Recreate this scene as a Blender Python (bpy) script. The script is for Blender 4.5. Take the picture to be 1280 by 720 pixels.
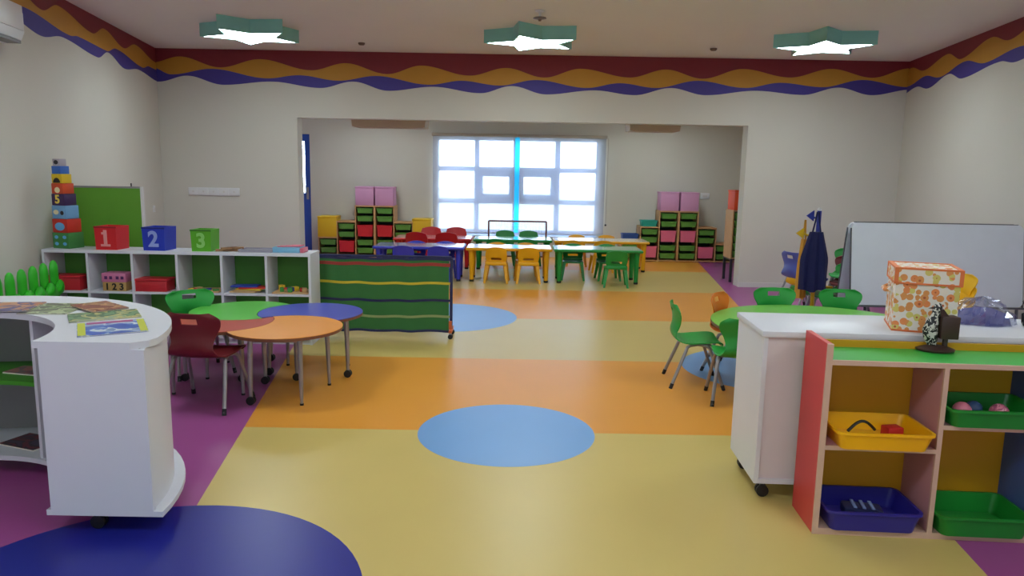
import bpy, bmesh, math, random
from mathutils import Vector, Matrix
random.seed(7)
for o in list(bpy.data.objects): bpy.data.objects.remove(o)
SC = bpy.context.scene
COL = SC.collection
PI = math.pi

# ------------------------------------------------------------------ camera
F, HC, CX, CY = 930.0, 1.65, 640.0, 360.0
PITCH, ROLL = math.atan(148 / 930.0), 0.018
FWD = Vector((0, math.cos(PITCH), -math.sin(PITCH)))
_u0 = Vector((1, 0, 0)).cross(FWD)
RT = Vector((1, 0, 0)) * math.cos(ROLL) + _u0 * math.sin(ROLL)
UP = Vector((-1, 0, 0)) * math.sin(ROLL) + _u0 * math.cos(ROLL)
CP = Vector((0, 0, HC))
cam_d = bpy.data.cameras.new('camera')
cam = bpy.data.objects.new('camera', cam_d); COL.objects.link(cam)
cam_d.sensor_width = 36; cam_d.lens = F / 1280 * 36; cam_d.clip_start = 0.05; cam_d.clip_end = 300
cam.matrix_world = Matrix(((RT.x, UP.x, -FWD.x, CP.x), (RT.y, UP.y, -FWD.y, CP.y), (RT.z, UP.z, -FWD.z, CP.z), (0, 0, 0, 1)))
SC.camera = cam

def ray(x, y): return FWD + RT * ((x - CX) / F) - UP * ((y - CY) / F)
def atz(x, y, z=0.0):
    d = ray(x, y); return CP + d * ((z - HC) / d.z)
def aty(x, y, Y):
    d = ray(x, y); return CP + d * (Y / d.y)

# ------------------------------------------------------------------ world, light, exposure
SC.view_settings.view_transform = 'Standard'
SC.view_settings.look = 'None'
SC.view_settings.gamma = 1
SC.view_settings.use_curve_mapping = False
SC.view_settings.exposure = 0.38
W = bpy.data.worlds.new('overcast_sky'); SC.world = W; W.use_nodes = True
W.node_tree.nodes['Background'].inputs['Color'].default_value = (0.80, 0.92, 1.0, 1)
W.node_tree.nodes['Background'].inputs['Strength'].default_value = 12.0
LAMP_POWER = 16.5
def area_light(name, loc, rot, sx, sy, power, col):
    d = bpy.data.lights.new(name, 'AREA'); d.shape = 'RECTANGLE'; d.size = sx; d.size_y = sy; d.energy = power; d.color = col
    o = bpy.data.objects.new(name, d); COL.objects.link(o); o.location = loc; o.rotation_euler = rot
    return o
# light portals in the window openings (they only guide the sampling of the sky)
for nm, lc, ro, sx, sy in (('portal_far_window', (0.08, 14.47, 1.3), (-PI / 2, 0, 0), 3.04, 1.8), ('portal_door', (-4.32, 14.47, 1.62), (-PI / 2, 0, 0), .72, .98), ('portal_rear_window', (0, -3.72, 2.4), (PI / 2, 0, 0), 5.4, .4)):
    area_light(nm, lc, ro, sx, sy, 1, (1, 1, 1)).data.cycles.is_portal = True

# ------------------------------------------------------------------ materials
def lin(c):
    r = []
    for v in c:
        v = v / 255.0
        r.append(v / 12.92 if v <= 0.04045 else ((v + 0.055) / 1.055) ** 2.4)
    return (r[0], r[1], r[2], 1)
MATS = {}
def mat(name, c, rough=0.5, metal=0.0, vary=0.05, scale=6.0, bump=0.0, bscale=80.0, spec=0.5, coat=0.0):
    if name in MATS: return MATS[name]
    m = bpy.data.materials.new(name); m.use_nodes = True
    nt = m.node_tree; b = nt.nodes['Principled BSDF']
    col = lin(c)
    tc = nt.nodes.new('ShaderNodeTexCoord')
    nz = nt.nodes.new('ShaderNodeTexNoise'); nz.inputs['Scale'].default_value = scale; nz.inputs['Detail'].default_value = 3
    nt.links.new(tc.outputs['Object'], nz.inputs['Vector'])
    mx = nt.nodes.new('ShaderNodeMix'); mx.data_type = 'RGBA'
    mx.inputs[6].default_value = tuple(v * (1 - vary) for v in col[:3]) + (1,)
    mx.inputs[7].default_value = tuple(min(1, v * (1 + vary)) for v in col[:3]) + (1,)
    nt.links.new(nz.outputs['Fac'], mx.inputs[0])
    nt.links.new(mx.outputs[2], b.inputs['Base Color'])
    b.inputs['Roughness'].default_value = rough; b.inputs['Metallic'].default_value = metal
    b.inputs['Specular IOR Level'].default_value = spec
    b.inputs['Coat Weight'].default_value = coat; b.inputs['Coat Roughness'].default_value = 0.15
    if bump > 0:
        n2 = nt.nodes.new('ShaderNodeTexNoise'); n2.inputs['Scale'].default_value = bscale; n2.inputs['Detail'].default_value = 4
        nt.links.new(tc.outputs['Object'], n2.inputs['Vector'])
        bp = nt.nodes.new('ShaderNodeBump'); bp.inputs['Strength'].default_value = bump; bp.inputs['Distance'].default_value = 0.01
        nt.links.new(n2.outputs['Fac'], bp.inputs['Height']); nt.links.new(bp.outputs['Normal'], b.inputs['Normal'])
    MATS[name] = m
    return m
def emit(name, c, s):
    m = bpy.data.materials.new(name); m.use_nodes = True; nt = m.node_tree
    b = nt.nodes['Principled BSDF']; b.inputs['Base Color'].default_value = (0.8, 0.8, 0.8, 1)
    b.inputs['Emission Color'].default_value = lin(c); b.inputs['Emission Strength'].default_value = s
    return m
def glassy(name, c, alpha_mix, rough=0.02):
    m = bpy.data.materials.new(name); m.use_nodes = True; nt = m.node_tree; nt.nodes.clear()
    out = nt.nodes.new('ShaderNodeOutputMaterial'); mix = nt.nodes.new('ShaderNodeMixShader')
    t = nt.nodes.new('ShaderNodeBsdfTransparent'); g = nt.nodes.new('ShaderNodeBsdfGlossy'); g.inputs['Roughness'].default_value = rough
    t.inputs['Color'].default_value = lin(c); mix.inputs[0].default_value = alpha_mix
    nt.links.new(t.outputs[0], mix.inputs[1]); nt.links.new(g.outputs[0], mix.inputs[2]); nt.links.new(mix.outputs[0], out.inputs[0])
    return m
def sheer(name, c, see, tl, cloth=None):
    """a sheer screen cloth: part open weave, part cloth that scatters light through"""
    m = bpy.data.materials.new(name); m.use_nodes = True; nt = m.node_tree; nt.nodes.clear()
    out = nt.nodes.new('ShaderNodeOutputMaterial'); m1 = nt.nodes.new('ShaderNodeMixShader'); m2 = nt.nodes.new('ShaderNodeMixShader')
    t = nt.nodes.new('ShaderNodeBsdfTransparent'); d = nt.nodes.new('ShaderNodeBsdfDiffuse'); l = nt.nodes.new('ShaderNodeBsdfTranslucent')
    t.inputs['Color'].default_value = lin(c)
    d.inputs['Color'].default_value = lin(cloth or c); l.inputs['Color'].default_value = lin(cloth or c)
    m1.inputs[0].default_value = tl; m2.inputs[0].default_value = see
    nt.links.new(d.outputs[0], m1.inputs[1]); nt.links.new(l.outputs[0], m1.inputs[2])
    nt.links.new(m1.outputs[0], m2.inputs[1]); nt.links.new(t.outputs[0], m2.inputs[2]); nt.links.new(m2.outputs[0], out.inputs[0])
    return m

M_wall = mat('wall_paint', (209, 206, 196), 0.75, vary=0.02, scale=2, bump=0.03, bscale=120)
M_ceil = mat('ceiling_paint', (230, 227, 224), 0.85, vary=0.02, scale=1.5)
M_skirt = mat('skirting_white', (215, 212, 210), 0.4)
M_white = mat('white_laminate', (217, 218, 227), 0.35, vary=0.015)
M_whitegloss = mat('white_plastic', (225, 226, 228), 0.3, vary=0.015)
M_board_back = mat('green_back_panel', (74, 138, 46), 0.5)
M_red = mat('wave_red', (130, 38, 50), 0.6); M_yel = mat('wave_ochre', (194, 140, 46), 0.6); M_blu = mat('wave_violet', (68, 58, 148), 0.6)
def vinyl(name, c, rough=0.34): return mat(name, c, rough, vary=0.04, scale=2.2, bump=0.03, bscale=5.0, spec=0.46)
V_yel = vinyl('vinyl_yellow', (204, 180, 107)); V_or = vinyl('vinyl_orange', (224, 152, 56)); V_pur = vinyl('vinyl_purple', (158, 76, 140))
V_lb = vinyl('vinyl_light_blue', (116, 162, 214)); V_db = vinyl('vinyl_dark_blue', (30, 36, 136))
M_steel = mat('grey_painted_steel', (158, 156, 160), 0.35, metal=0.6)
M_black = mat('black_rubber', (22, 22, 24), 0.5); M_dark = mat('dark_gap', (38, 32, 28), 0.6)
M_wood = mat('pine_wood', (196, 152, 104), 0.5, vary=0.12, scale=14)
M_edge = mat('pale_beech_edge', (206, 170, 150), 0.5, vary=0.06, scale=14)
PL = {
 'red': mat('plastic_red', (196, 26, 34), 0.35), 'blue': mat('plastic_blue', (52, 58, 190), 0.35),
 'yellow': mat('plastic_yellow', (236, 170, 20), 0.35), 'green': mat('plastic_green', (24, 140, 58), 0.35),
}
SH = {'green': mat('shell_green', (30, 150, 56), 0.42), 'red': mat('shell_red', (108, 18, 27), 0.42), 'orange': mat('shell_orange', (226, 116, 28), 0.42),
      'yellow': mat('shell_yellow', (240, 186, 24), 0.42), 'blue': mat('shell_blue', (66, 84, 180), 0.42)}

# ------------------------------------------------------------------ mesh builder
def rotz(a): return Matrix.Rotation(a, 4, 'Z')
class MB:
    def __init__(s): s.v = []; s.f = []
    def add(s, vs, fs, M=None):
        n = len(s.v)
        s.v += [tuple(M @ Vector(p)) if M else tuple(p) for p in vs]
        s.f += [tuple(i + n for i in f) for f in fs]; return s
    def box(s, x0, x1, y0, y1, z0, z1, M=None):
        vs = [(x, y, z) for z in (z0, z1) for y in (y0, y1) for x in (x0, x1)]
        return s.add(vs, [(0, 2, 3, 1), (4, 5, 7, 6), (0, 1, 5, 4), (2, 6, 7, 3), (0, 4, 6, 2), (1, 3, 7, 5)], M)
    def rbox(s, x0, x1, y0, y1, z0, z1, r, seg=2, M=None, edges='all'):
        bm = bmesh.new(); bmesh.ops.create_cube(bm, size=1)
        for v in bm.verts:
            v.co = Vector((x0 + (v.co.x + .5) * (x1 - x0), y0 + (v.co.y + .5) * (y1 - y0), z0 + (v.co.z + .5) * (z1 - z0)))
        es = list(bm.edges)
        if edges == 'z': es = [e for e in bm.edges if abs(e.verts[0].co.z - e.verts[1].co.z) > 1e-6]
        if edges == 'y': es = [e for e in bm.edges if abs(e.verts[0].co.y - e.verts[1].co.y) > 1e-6]
        if edges == 'x': es = [e for e in bm.edges if abs(e.verts[0].co.x - e.verts[1].co.x) > 1e-6]
        bmesh.ops.bevel(bm, geom=es, offset=r, segments=seg, affect='EDGES', profile=0.5)
        bm.verts.index_update()
        vs = [tuple(v.co) for v in bm.verts]; fs = [tuple(v.index for v in f.verts) for f in bm.faces]; bm.free()
        return s.add(vs, fs, M)
    def prism(s, poly, z0, z1, M=None):
        n = len(poly)
        vs = [(p[0], p[1], z0) for p in poly] + [(p[0], p[1], z1) for p in poly]
        fs = [tuple(range(n))[::-1], tuple(range(n, 2 * n))] + [(i, (i + 1) % n, n + (i + 1) % n, n + i) for i in range(n)]
        return s.add(vs, fs, M)
    def lathe(s, prof, n=16, M=None, cap=True):
        vs = []; fs = []
        for r, z in prof:
            for k in range(n):
                a = 2 * PI * k / n; vs.append((r * math.cos(a), r * math.sin(a), z))
        for i in range(len(prof) - 1):
            for k in range(n):
                a, b = i * n + k, i * n + (k + 1) % n
                fs.append((a, b, b + n, a + n))
        if cap:
            fs.append(tuple(range(n))[::-1]); m = (len(prof) - 1) * n; fs.append(tuple(range(m, m + n)))
        return s.add(vs, fs, M)
    def tube(s, pts, r, n=8, r1=None):
        pts = [Vector(p) for p in pts]; vs = []; fs = []; L = len(pts); prev = None
        for i, p in enumerate(pts):
            d = (pts[min(i + 1, L - 1)] - pts[max(i - 1, 0)]).normalized()
            if prev is None:
                ref = Vector((0, 0, 1)) if abs(d.z) < 0.9 else Vector((1, 0, 0)); a = d.cross(ref).normalized()
            else:
                a = (prev - d * prev.dot(d)).normalized()
            prev = a; b = d.cross(a)
            rr = r if r1 is None else r + (r1 - r) * i / (L - 1)
            for k in range(n):
                t = 2 * PI * k / n; vs.append(p + a * (rr * math.cos(t)) + b * (rr * math.sin(t)))
        for i in range(L - 1):
            for k in range(n):
                q, w = i * n + k, i * n + (k + 1) % n; fs.append((q, w, w + n, q + n))
        fs.append(tuple(range(n))[::-1]); fs.append(tuple(range((L - 1) * n, L * n)))
        return s.add(vs, fs)
    def sphere(s, c, rx, ry=None, rz=None, n=14, m=8):
        ry = ry or rx; rz = rz or rx; vs = [(c[0], c[1], c[2] - rz)]; fs = []
        for i in range(1, m):
            t = PI * i / m
            for k in range(n):
                a = 2 * PI * k / n; vs.append((c[0] + rx * math.sin(t) * math.cos(a), c[1] + ry * math.sin(t) * math.sin(a), c[2] - rz * math.cos(t)))
        vs.append((c[0], c[1], c[2] + rz)); e = len(vs) - 1
        for k in range(n):
            fs.append((0, 1 + (k + 1) % n, 1 + k)); fs.append((e, e - n + k, e - n + (k + 1) % n))
        for i in range(m - 2):
            for k in range(n):
                q, w = 1 + i * n + k, 1 + i * n + (k + 1) % n; fs.append((q, w, w + n, q + n))
        return s.add(vs, fs)
    def mesh(s, name, smooth=True, ang=35):
        me = bpy.data.meshes.new(name); me.from_pydata([tuple(v) for v in s.v], [], s.f)
        bm = bmesh.new(); bm.from_mesh(me); bmesh.ops.recalc_face_normals(bm, faces=bm.faces); bm.to_mesh(me); bm.free()
        if smooth:
            me.polygons.foreach_set('use_smooth', [True] * len(me.polygons)); me.set_sharp_from_angle(angle=math.radians(ang))
        return me
    def build(s, name, m, parent=None, smooth=True, ang=35):
        return link(name, s.mesh(name, smooth, ang), m, parent)
def link(name, me, m, parent=None, loc=None, rz=None):
    if m is not None:
        if len(me.materials) == 0: me.materials.append(m)
    o = bpy.data.objects.new(name, me); COL.objects.link(o)
    if m is not None and me.materials[0] != m:
        o.material_slots[0].link = 'OBJECT'; o.material_slots[0].material = m
    if parent: o.parent = parent
    if loc: o.location = loc
    if rz is not None: o.rotation_euler = (0, 0, rz)
    return o
def tag(o, label, cat, group=None):
    o['label'] = label; o['category'] = cat
    if group: o['group'] = group
    return o
def thing(name, label, cat, loc=(0, 0, 0), rz=0.0, group=None):
    o = bpy.data.objects.new(name, None); COL.objects.link(o); o.location = loc; o.rotation_euler = (0, 0, rz); o.empty_display_size = 0.1
    return tag(o, label, cat, group)
def struct(o, label=None):
    o['kind'] = 'structure'
    if label: o['label'] = label
    return o
def copy_tree(o, parent=None):
    c = o.copy(); COL.objects.link(c); c.parent = parent
    for ch in list(o.children): copy_tree(ch, c)
    return c
def text_mesh(body, size, depth=0.002):
    cu = bpy.data.curves.new('numeral_curve', 'FONT'); cu.body = body; cu.size = size; cu.extrude = depth; cu.align_x = 'CENTER'; cu.align_y = 'CENTER'; cu.offset = size * 0.03
    o = bpy.data.objects.new('numeral_curve', cu); COL.objects.link(o)
    me = bpy.data.meshes.new_from_object(o.evaluated_get(bpy.context.evaluated_depsgraph_get()))
    bpy.data.objects.remove(o); bpy.data.curves.remove(cu)
    return me
def text(body, size, m, parent, loc, rot, name='numeral'):
    o = link(name, text_mesh(body, size), m, parent); o.location = loc; o.rotation_euler = rot
    return o

# ------------------------------------------------------------------ room shell
ZC, YW, YW2, YF = 3.25, 10.86, 11.10, 14.25
def xl(Y): return -3.13 - 0.18 * Y if Y > 5 else -4.03
def xr(Y): return 3.88 + 0.153 * Y if Y > 5 else 4.645
OX0, OX1, OZ = -3.11, 3.33, 2.33
YR = -3.5
base = struct(MB().box(-7, 7, YR - .2, YF + .2, -0.3, -0.006).build('floor', mat('floor_screed', (150, 140, 130), 0.7)), 'colourful inlaid vinyl floor')
def inlay(name, poly, z, m):
    return MB().prism(poly, -0.006, z, None).build(name, m, base, smooth=False)
def lx(Y): return -1.52 - 0.149 * (Y - 3.4)
def rx(Y): return 2.06 + 0.133 * (Y - 3.2)
ys = [YR, 4.54, 6.38, 8.19, 10.23, 12.42, YF]
for i in range(6):
    a, b = ys[i], ys[i + 1]
    inlay('vinyl_stripe', [(lx(a), a), (rx(a), a), (rx(b), b), (lx(b), b)], 0.0, V_yel if i % 2 == 0 else V_or)
inlay('vinyl_border', [(-6.6, YR), (lx(YR), YR), (lx(YF), YF), (-6.6, YF)], 0.0, V_pur)
inlay('vinyl_border', [(rx(YR), YR), (6.6, YR), (6.6, YF), (rx(YF), YF)], 0.0, V_pur)
for cx, cy, r, m in [(-0.02, 4.53, 0.56, V_lb), (-0.74, 8.24, 0.80, V_lb), (2.2, 6.2, 0.72, V_lb), (-1.427, 2.549, 0.878, V_db)]:
    inlay('vinyl_circle', [(cx + r * math.cos(2 * PI * k / 72), cy + r * math.sin(2 * PI * k / 72)) for k in range(72)], 0.0008, m)

T = 0.2
wl = struct(MB().prism([(xl(5), YR), (xl(5.001), 5), (xl(YW), YW), (xl(YW) - T, YW), (xl(5) - T, 5), (xl(5) - T, YR)], -.3, ZC).build('wall_left', M_wall, smooth=False))
wr = struct(MB().prism([(xr(5), YR), (xr(5.001), 5), (xr(YW), YW), (xr(YW) + T, YW), (xr(5) + T, 5), (xr(5) + T, YR)], -.3, ZC).build('wall_right', M_wall, smooth=False))
XZ = Matrix(((1, 0, 0, 0), (0, 0, 1, 0), (0, 1, 0, 0), (0, 0, 0, 1)))     # (x, z, depth) -> (x, depth, z)
wb = struct(MB().prism([(-6.6, -.006), (OX0, -.006), (OX0, OZ), (OX1, OZ), (OX1, -.006), (6.6, -.006), (6.6, ZC), (-6.6, ZC)], YW, YW2, XZ).build('wall_back', M_wall, smooth=False))
struct(MB().prism([(-6.6, YR), (6.6, YR), (6.6, YW2), (-6.6, YW2)], ZC, ZC + .15).build('ceiling', M_ceil, smooth=False))
struct(MB().prism([(-6.6, YW2), (6.6, YW2), (6.6, YF + .2), (-6.6, YF + .2)], 2.85, ZC + .15).build('ceiling_far', M_ceil, smooth=False))
XFL, XFR = -5.3, 4.42
struct(MB().box(XFL - T, XFL, YW2, YF, -.006, 2.85).build('wall_far_left', M_wall, smooth=False))
struct(MB().box(XFR, XFR + T, YW2, YF, -.006, 2.85).build('wall_far_right', M_wall, smooth=False))

# far wall with the window opening and the glazed door opening
WX0, WX1, WZ0, WZ1 = -1.44, 1.60, 0.40, 2.20
DX0, DX1, DZ = -4.78, -3.86, 2.24
def wall_with_holes(name, y0, y1, x0, x1, z0, z1, holes):
    xs = sorted({x0, x1} | {h[0] for h in holes} | {h[1] for h in holes}); zs = sorted({z0, z1} | {h[2] for h in holes} | {h[3] for h in holes})
    bm = bmesh.new()
    def solid(i, j):
        if i < 0 or j < 0 or i >= len(xs) - 1 or j >= len(zs) - 1: return False
        cx, cz = (xs[i] + xs[i + 1]) / 2, (zs[j] + zs[j + 1]) / 2
        return not any(h[0] < cx < h[1] and h[2] < cz < h[3] for h in holes)
    V = {}
    def vt(x, y, z):
        k = (round(x, 5), round(y, 5), round(z, 5))
        if k not in V: V[k] = bm.verts.new(k)
        return V[k]
    for i in range(len(xs) - 1):
        for j in range(len(zs) - 1):
            if not solid(i, j): continue
            a, b, c, d = xs[i], xs[i + 1], zs[j], zs[j + 1]
            bm.faces.new([vt(a, y0, c), vt(b, y0, c), vt(b, y0, d), vt(a, y0, d)]); bm.faces.new([vt(a, y1, c), vt(a, y1, d), vt(b, y1, d), vt(b, y1, c)])
            if not solid(i - 1, j): bm.faces.new([vt(a, y0, c), vt(a, y0, d), vt(a, y1, d), vt(a, y1, c)])
            if not solid(i + 1, j): bm.faces.new([vt(b, y0, c), vt(b, y1, c), vt(b, y1, d), vt(b, y0, d)])
            if not solid(i, j - 1): bm.faces.new([vt(a, y0, c), vt(a, y1, c), vt(b, y1, c), vt(b, y0, c)])
            if not solid(i, j + 1): bm.faces.new([vt(a, y0, d), vt(b, y0, d), vt(b, y1, d), vt(a, y1, d)])
    bmesh.ops.recalc_face_normals(bm, faces=bm.faces)
    me = bpy.data.meshes.new(name); bm.to_mesh(me); bm.free()
    return struct(link(name, me, M_wall))
wall_with_holes('wall_far', YF, YF + .2, -6.6, 6.6, -.006, 2.85, [(WX0, WX1, WZ0, WZ1), (DX0, DX1, -.006, DZ)])
wall_with_holes('wall_rear', YR - .2, YR, -6.6, 6.6, -.3, ZC, [(-2.7, 2.7, 2.2, 2.6)])

# skirting
def bar(mb, p, q, w, z0, z1):
    p, q = Vector((p[0], p[1], 0)), Vector((q[0], q[1], 0)); d = (q - p).normalized(); n = Vector((-d.y, d.x, 0)) * w
    return mb.prism([(p.x, p.y), (q.x, q.y), (q.x + n.x, q.y + n.y), (p.x + n.x, p.y + n.y)], z0, z1)
struct(bar(MB(), (xr(YW) - .01, YW), (OX1, YW), 0.015, 0, .07).build('baseboard_right', M_skirt, smooth=False))
struct(bar(MB(), (OX0, YW), (xl(YW) + .01, YW), 0.015, 0, .07).build('baseboard_left', M_skirt, smooth=False))
struct(bar(MB(), (4.2, YF), (-3.8, YF), 0.015, 0, .07).build('baseboard_far', M_skirt, smooth=False))

# painted wave bands
def band_curve(ext, n=14):
    out = []
    for (s0, z0), (s1, z1) in zip(ext[:-1], ext[1:]):
        for k in range(n):
            t = k / n; w = (1 - math.cos(PI * t)) / 2; out.append((s0 + (s1 - s0) * t, z0 + (z1 - z0) * w))
    out.append(ext[-1]); return out
def sample(cv, s):
    if s <= cv[0][0]: return cv[0][1]
    for (a, za), (b, zb) in zip(cv[:-1], cv[1:]):
        if a <= s <= b: return za + (zb - za) * (s - a) / max(b - a, 1e-6)
    return cv[-1][1]
def waves(wall, tosz, tow, exts, s0, s1, N):
    cvs = []
    for ext in exts:
        e = sorted(tosz(*p) for p in ext)
        e = [(s, z) for s, z in e]
        # carry the pattern on past what shows
        per = 0.56
        while e[0][0] > s0: e.insert(0, (e[0][0] - per, e[1][1]))
        while e[-1][0] < s1: e.append((e[-1][0] + per, e[-2][1]))
        cvs.append(band_curve(e))
    tops = [lambda s: ZC] + [(lambda s, c=c: sample(c, s)) for c in cvs[:2]]
    bots = [(lambda s, c=c: sample(c, s)) for c in cvs]
    for name, tp, bt, m in zip(('wave_band',) * 3, tops, bots, (M_red, M_yel, M_blu)):
        vs = []; fs = []
        for k in range(N + 1):
            s = s0 + (s1 - s0) * k / N; a, b = tp(s), min(bt(s), tp(s) - .004)
            vs += [tow(s, a, .003), tow(s, b, .003), tow(s, a, 0), tow(s, b, 0)]
        for k in range(N):
            i = 4 * k; fs += [(i, i + 1, i + 5, i + 4), (i + 1, i + 3, i + 7, i + 5), (i, i + 4, i + 6, i + 2)]
        MB().add(vs, fs).build(name, m, wall, smooth=False)
R = [(190, 78), (224.7, 70.6), (275, 84.3), (325, 74), (389, 87.9), (432, 79), (484, 92.7), (527, 82), (587, 94.6), (633, 85), (680, 97), (726, 86), (787, 97), (833, 87), (878, 98.5), (929, 86.3), (987, 97), (1040, 86.2), (1090, 97.3), (1138, 85.5)]
B1 = [(190, 84), (214, 93), (265, 86), (334, 98), (374, 94), (422.5, 101), (470.6, 95), (536, 106), (577.5, 101), (624, 107), (670.6, 100), (732.5, 110), (775.6, 104), (819, 110), (873, 101), (931, 110), (976, 103.5), (1027, 109), (1079, 100), (1134, 109)]
B2 = [(198, 102), (234, 94.6), (279, 106), (340, 102), (400, 110), (441.6, 102), (485, 113.5), (542, 108.5), (600, 116.5), (640, 107.5), (682, 118), (744, 113), (792.5, 119), (839, 110), (881, 119), (946, 113.5), (1003, 118.7), (1048.6, 109.5), (1089, 119), (1140, 112)]
def tb(x, y): p = aty(x, y, YW); return (p.x, p.z)
waves(wb, tb, lambda s, z, o: (s, YW - o, z), [R, B1, B2], xl(YW), xr(YW), 420)
def tl_(x, y):
    d = ray(x, y); t = -3.13 / (d.x + .18 * d.y); p = CP + d * t; return (p.y, p.z)
def tr_(x, y):
    d = ray(x, y); t = 3.88 / (d.x - .153 * d.y); p = CP + d * t; return (p.y, p.z)
RL = [(51.6, 12.2), (72, 7), (115, 41.5), (130, 36), (154, 60), (169, 56), (194, 78)]
B1L = [(30, 9), (87.5, 44.5), (97, 45.5), (133, 63.5), (145, 61), (178, 84.5), (186, 83), (192, 86)]
B2L = [(51.6, 45), (78, 46.5), (122, 71.7), (135, 65.6), (156, 86), (173, 87), (197, 102)]
RR = [(1139.6, 85), (1155.6, 88), (1185, 67.5), (1202, 73.6), (1240, 46.7), (1262.6, 49.8)]
B1R = [(1136, 108), (1157, 95), (1175, 96.5), (1207, 76.5), (1232, 78.5), (1274, 58.5)]
B2R = [(1146, 108.5), (1160, 110.5), (1186, 92.5), (1203, 98), (1250, 77), (1269, 77.5)]
waves(wl, tl_, lambda s, z, o: (xl(s) + o, s, z), [RL, B1L, B2L], 5.02, YW, 200)
waves(wr, tr_, lambda s, z, o: (xr(s) - o, s, z), [RR, B1R, B2R], 5.02, YW, 200)

# ------------------------------------------------------------------ window, door, outside
M_frame = mat('window_white', (188, 200, 220), 0.35)
M_glass = glassy('window_glass', (250, 253, 255), 0.05)
win = struct(thing('window_1', 'wide white window of twelve panes with two small opening sashes', 'window')); del win['category']
def px_x(x, y=230): return aty(x, y, YF + .1).x
def px_z(y, x=645): return aty(x, y, YF + .1).z
cols = [(549, 593), (599, 641), (649.5, 693), (699.5, 744)]; rows = [(176.5, 209), (215, 249), (255, 287)]
xb = [WX0] + [v for c in cols for v in (px_x(c[0]), px_x(c[1]))] + [WX1]
zb = [WZ1] + [v for r in rows for v in (px_z(r[0]), px_z(r[1]))] + [WZ0]
y0, y1 = YF + .07, YF + .13
for i in range(0, 10, 2): MB().rbox(xb[i], xb[i + 1], y0, y1, WZ0, WZ1, .006).build('window_mullion', M_frame, win)
for j in range(0, 8, 2): MB().rbox(WX0, WX1, y0 + .004, y1 - .004, zb[j + 1], zb[j], .006).build('window_transom', M_frame, win)
for i in range(4):
    for j in range(3):
        MB().box(xb[2 * i + 1], xb[2 * i + 2], YF + .097, YF + .103, zb[2 * j + 2], zb[2 * j + 1]).build('pane', M_glass, win, smooth=False)
for i in (1, 2):
    X0, X1, Z0, Z1 = xb[2 * i + 1], xb[2 * i + 2], zb[4], zb[3]; s = .075
    fr = MB().box(X0, X0 + s, YF + .05, YF + .12, Z0, Z1).box(X1 - s, X1, YF + .05, YF + .12, Z0, Z1).box(X0 + s, X1 - s, YF + .05, YF + .12, Z0, Z0 + s + .02).box(X0 + s, X1 - s, YF + .05, YF + .12, Z1 - s - .02, Z1)
    fr.build('sash_frame', M_frame, win, smooth=False)
MB().rbox(WX0 - .02, WX1 + .02, YF - .03, YF + .12, WZ0 - .03, WZ0 + .002, .006).build('window_sill', M_frame, win)
struct(MB().box(-30, 30, YF + .3, YF + 60, -.5, -.3).build('outside_paving', mat('pale_paving', (205, 205, 200), 0.8)))
gw = struct(MB().box(-30, 30, YF + 11, YF + 11.3, -.3, 1.0).build('outside_boundary_wall', mat('boundary_render', (196, 196, 192), 0.8, vary=.1, scale=1)))

M_sheer = sheer('sheer_blind_cloth', (240, 244, 255), 0.46, 0.09, (206, 209, 214))
M_cyan = sheer('cyan_blind_tape', (120, 222, 250), 0.72, 0.8)
M_cass = mat('blind_cassette', (170, 160, 146), 0.4)
XB = aty(646, 230, YF - .06).x
BZ1, BZ0 = aty(646, 171, YF - .06).z, aty(646, 291, YF - .06).z
for side, (a, b) in enumerate([(aty(541, 200, YF - .06).x, XB - .045), (XB + .045, aty(757, 200, YF - .06).x)]):
    t = thing('roller_blind', ['pale sheer roller blind with cyan tape down its edge, beside the yellow cube', 'pale sheer roller blind over the window half beside the blue bin'][side], 'roller blind', ((a + b) / 2, YF - .06, BZ1))
    c = (a + b) / 2
    MB().box(a - c, b - c, -.0015, .0015, BZ0 - BZ1, 0).build('blind_cloth', M_sheer, t, smooth=False)
    MB().rbox(a - c - (.02 if side == 0 else .044), b - c + (.044 if side == 0 else .02), -.035, .058, -.01, .05, .012).build('cassette', M_cass, t)
    MB().rbox(a - c, b - c, -.012, .012, BZ0 - BZ1 - .025, BZ0 - BZ1, .008).build('bottom_rail', M_frame, t)
    if side == 0: MB().box(b - c, b - c + .088, -.001, .001, BZ0 - BZ1, -.01).build('edge_tape', M_cyan, t, smooth=False)
    if side == 1:
        cx = b - c + .04
        ch = MB().tube([(cx, -.02, .0), (cx, -.02, -1.6)], .006, 6); ch.build('pull_cord', M_cass, t)
        MB().sphere((cx, -.02, -1.62), .02, n=8, m=6).build('cord_knob', M_dark, t)
M_doorblue = mat('door_blue_paint', (40, 80, 176), 0.4)
dr = struct(thing('door_1', 'blue framed glazed door beside the far storage units', 'door')); del dr['category']
y0, y1 = YF + .03, YF + .09; s = .105
MB().box(DX0, DX0 + s, y0, y1, .0, DZ).build('door_stile', M_doorblue, dr, smooth=False)
MB().box(DX1 - s, DX1, y0, y1, .0, DZ).build('door_stile', M_doorblue, dr, smooth=False)
MB().box(DX0 + s, DX1 - s, y0, y1, DZ - .13, DZ).build('door_rail', M_doorblue, dr, smooth=False)
MB().box(DX0 + s, DX1 - s, y0, y1, .0, 1.14).build('door_panel', M_doorblue, dr, smooth=False)
MB().box(DX0 + s, DX1 - s, y0 + .025, y0 + .031, 1.14, DZ - .13).build('pane', M_glass, dr, smooth=False)
hd = MB().rbox(DX1 - .085, DX1 - .04, y0 - .012, y0, 1.02, 1.25, .004); hd.tube([(DX1 - .06, y0 - .01, 1.16), (DX1 - .06, y0 - .05, 1.16), (DX1 - .18, y0 - .05, 1.16)], .01, 8)
hd.build('door_handle', M_steel, dr)
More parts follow.
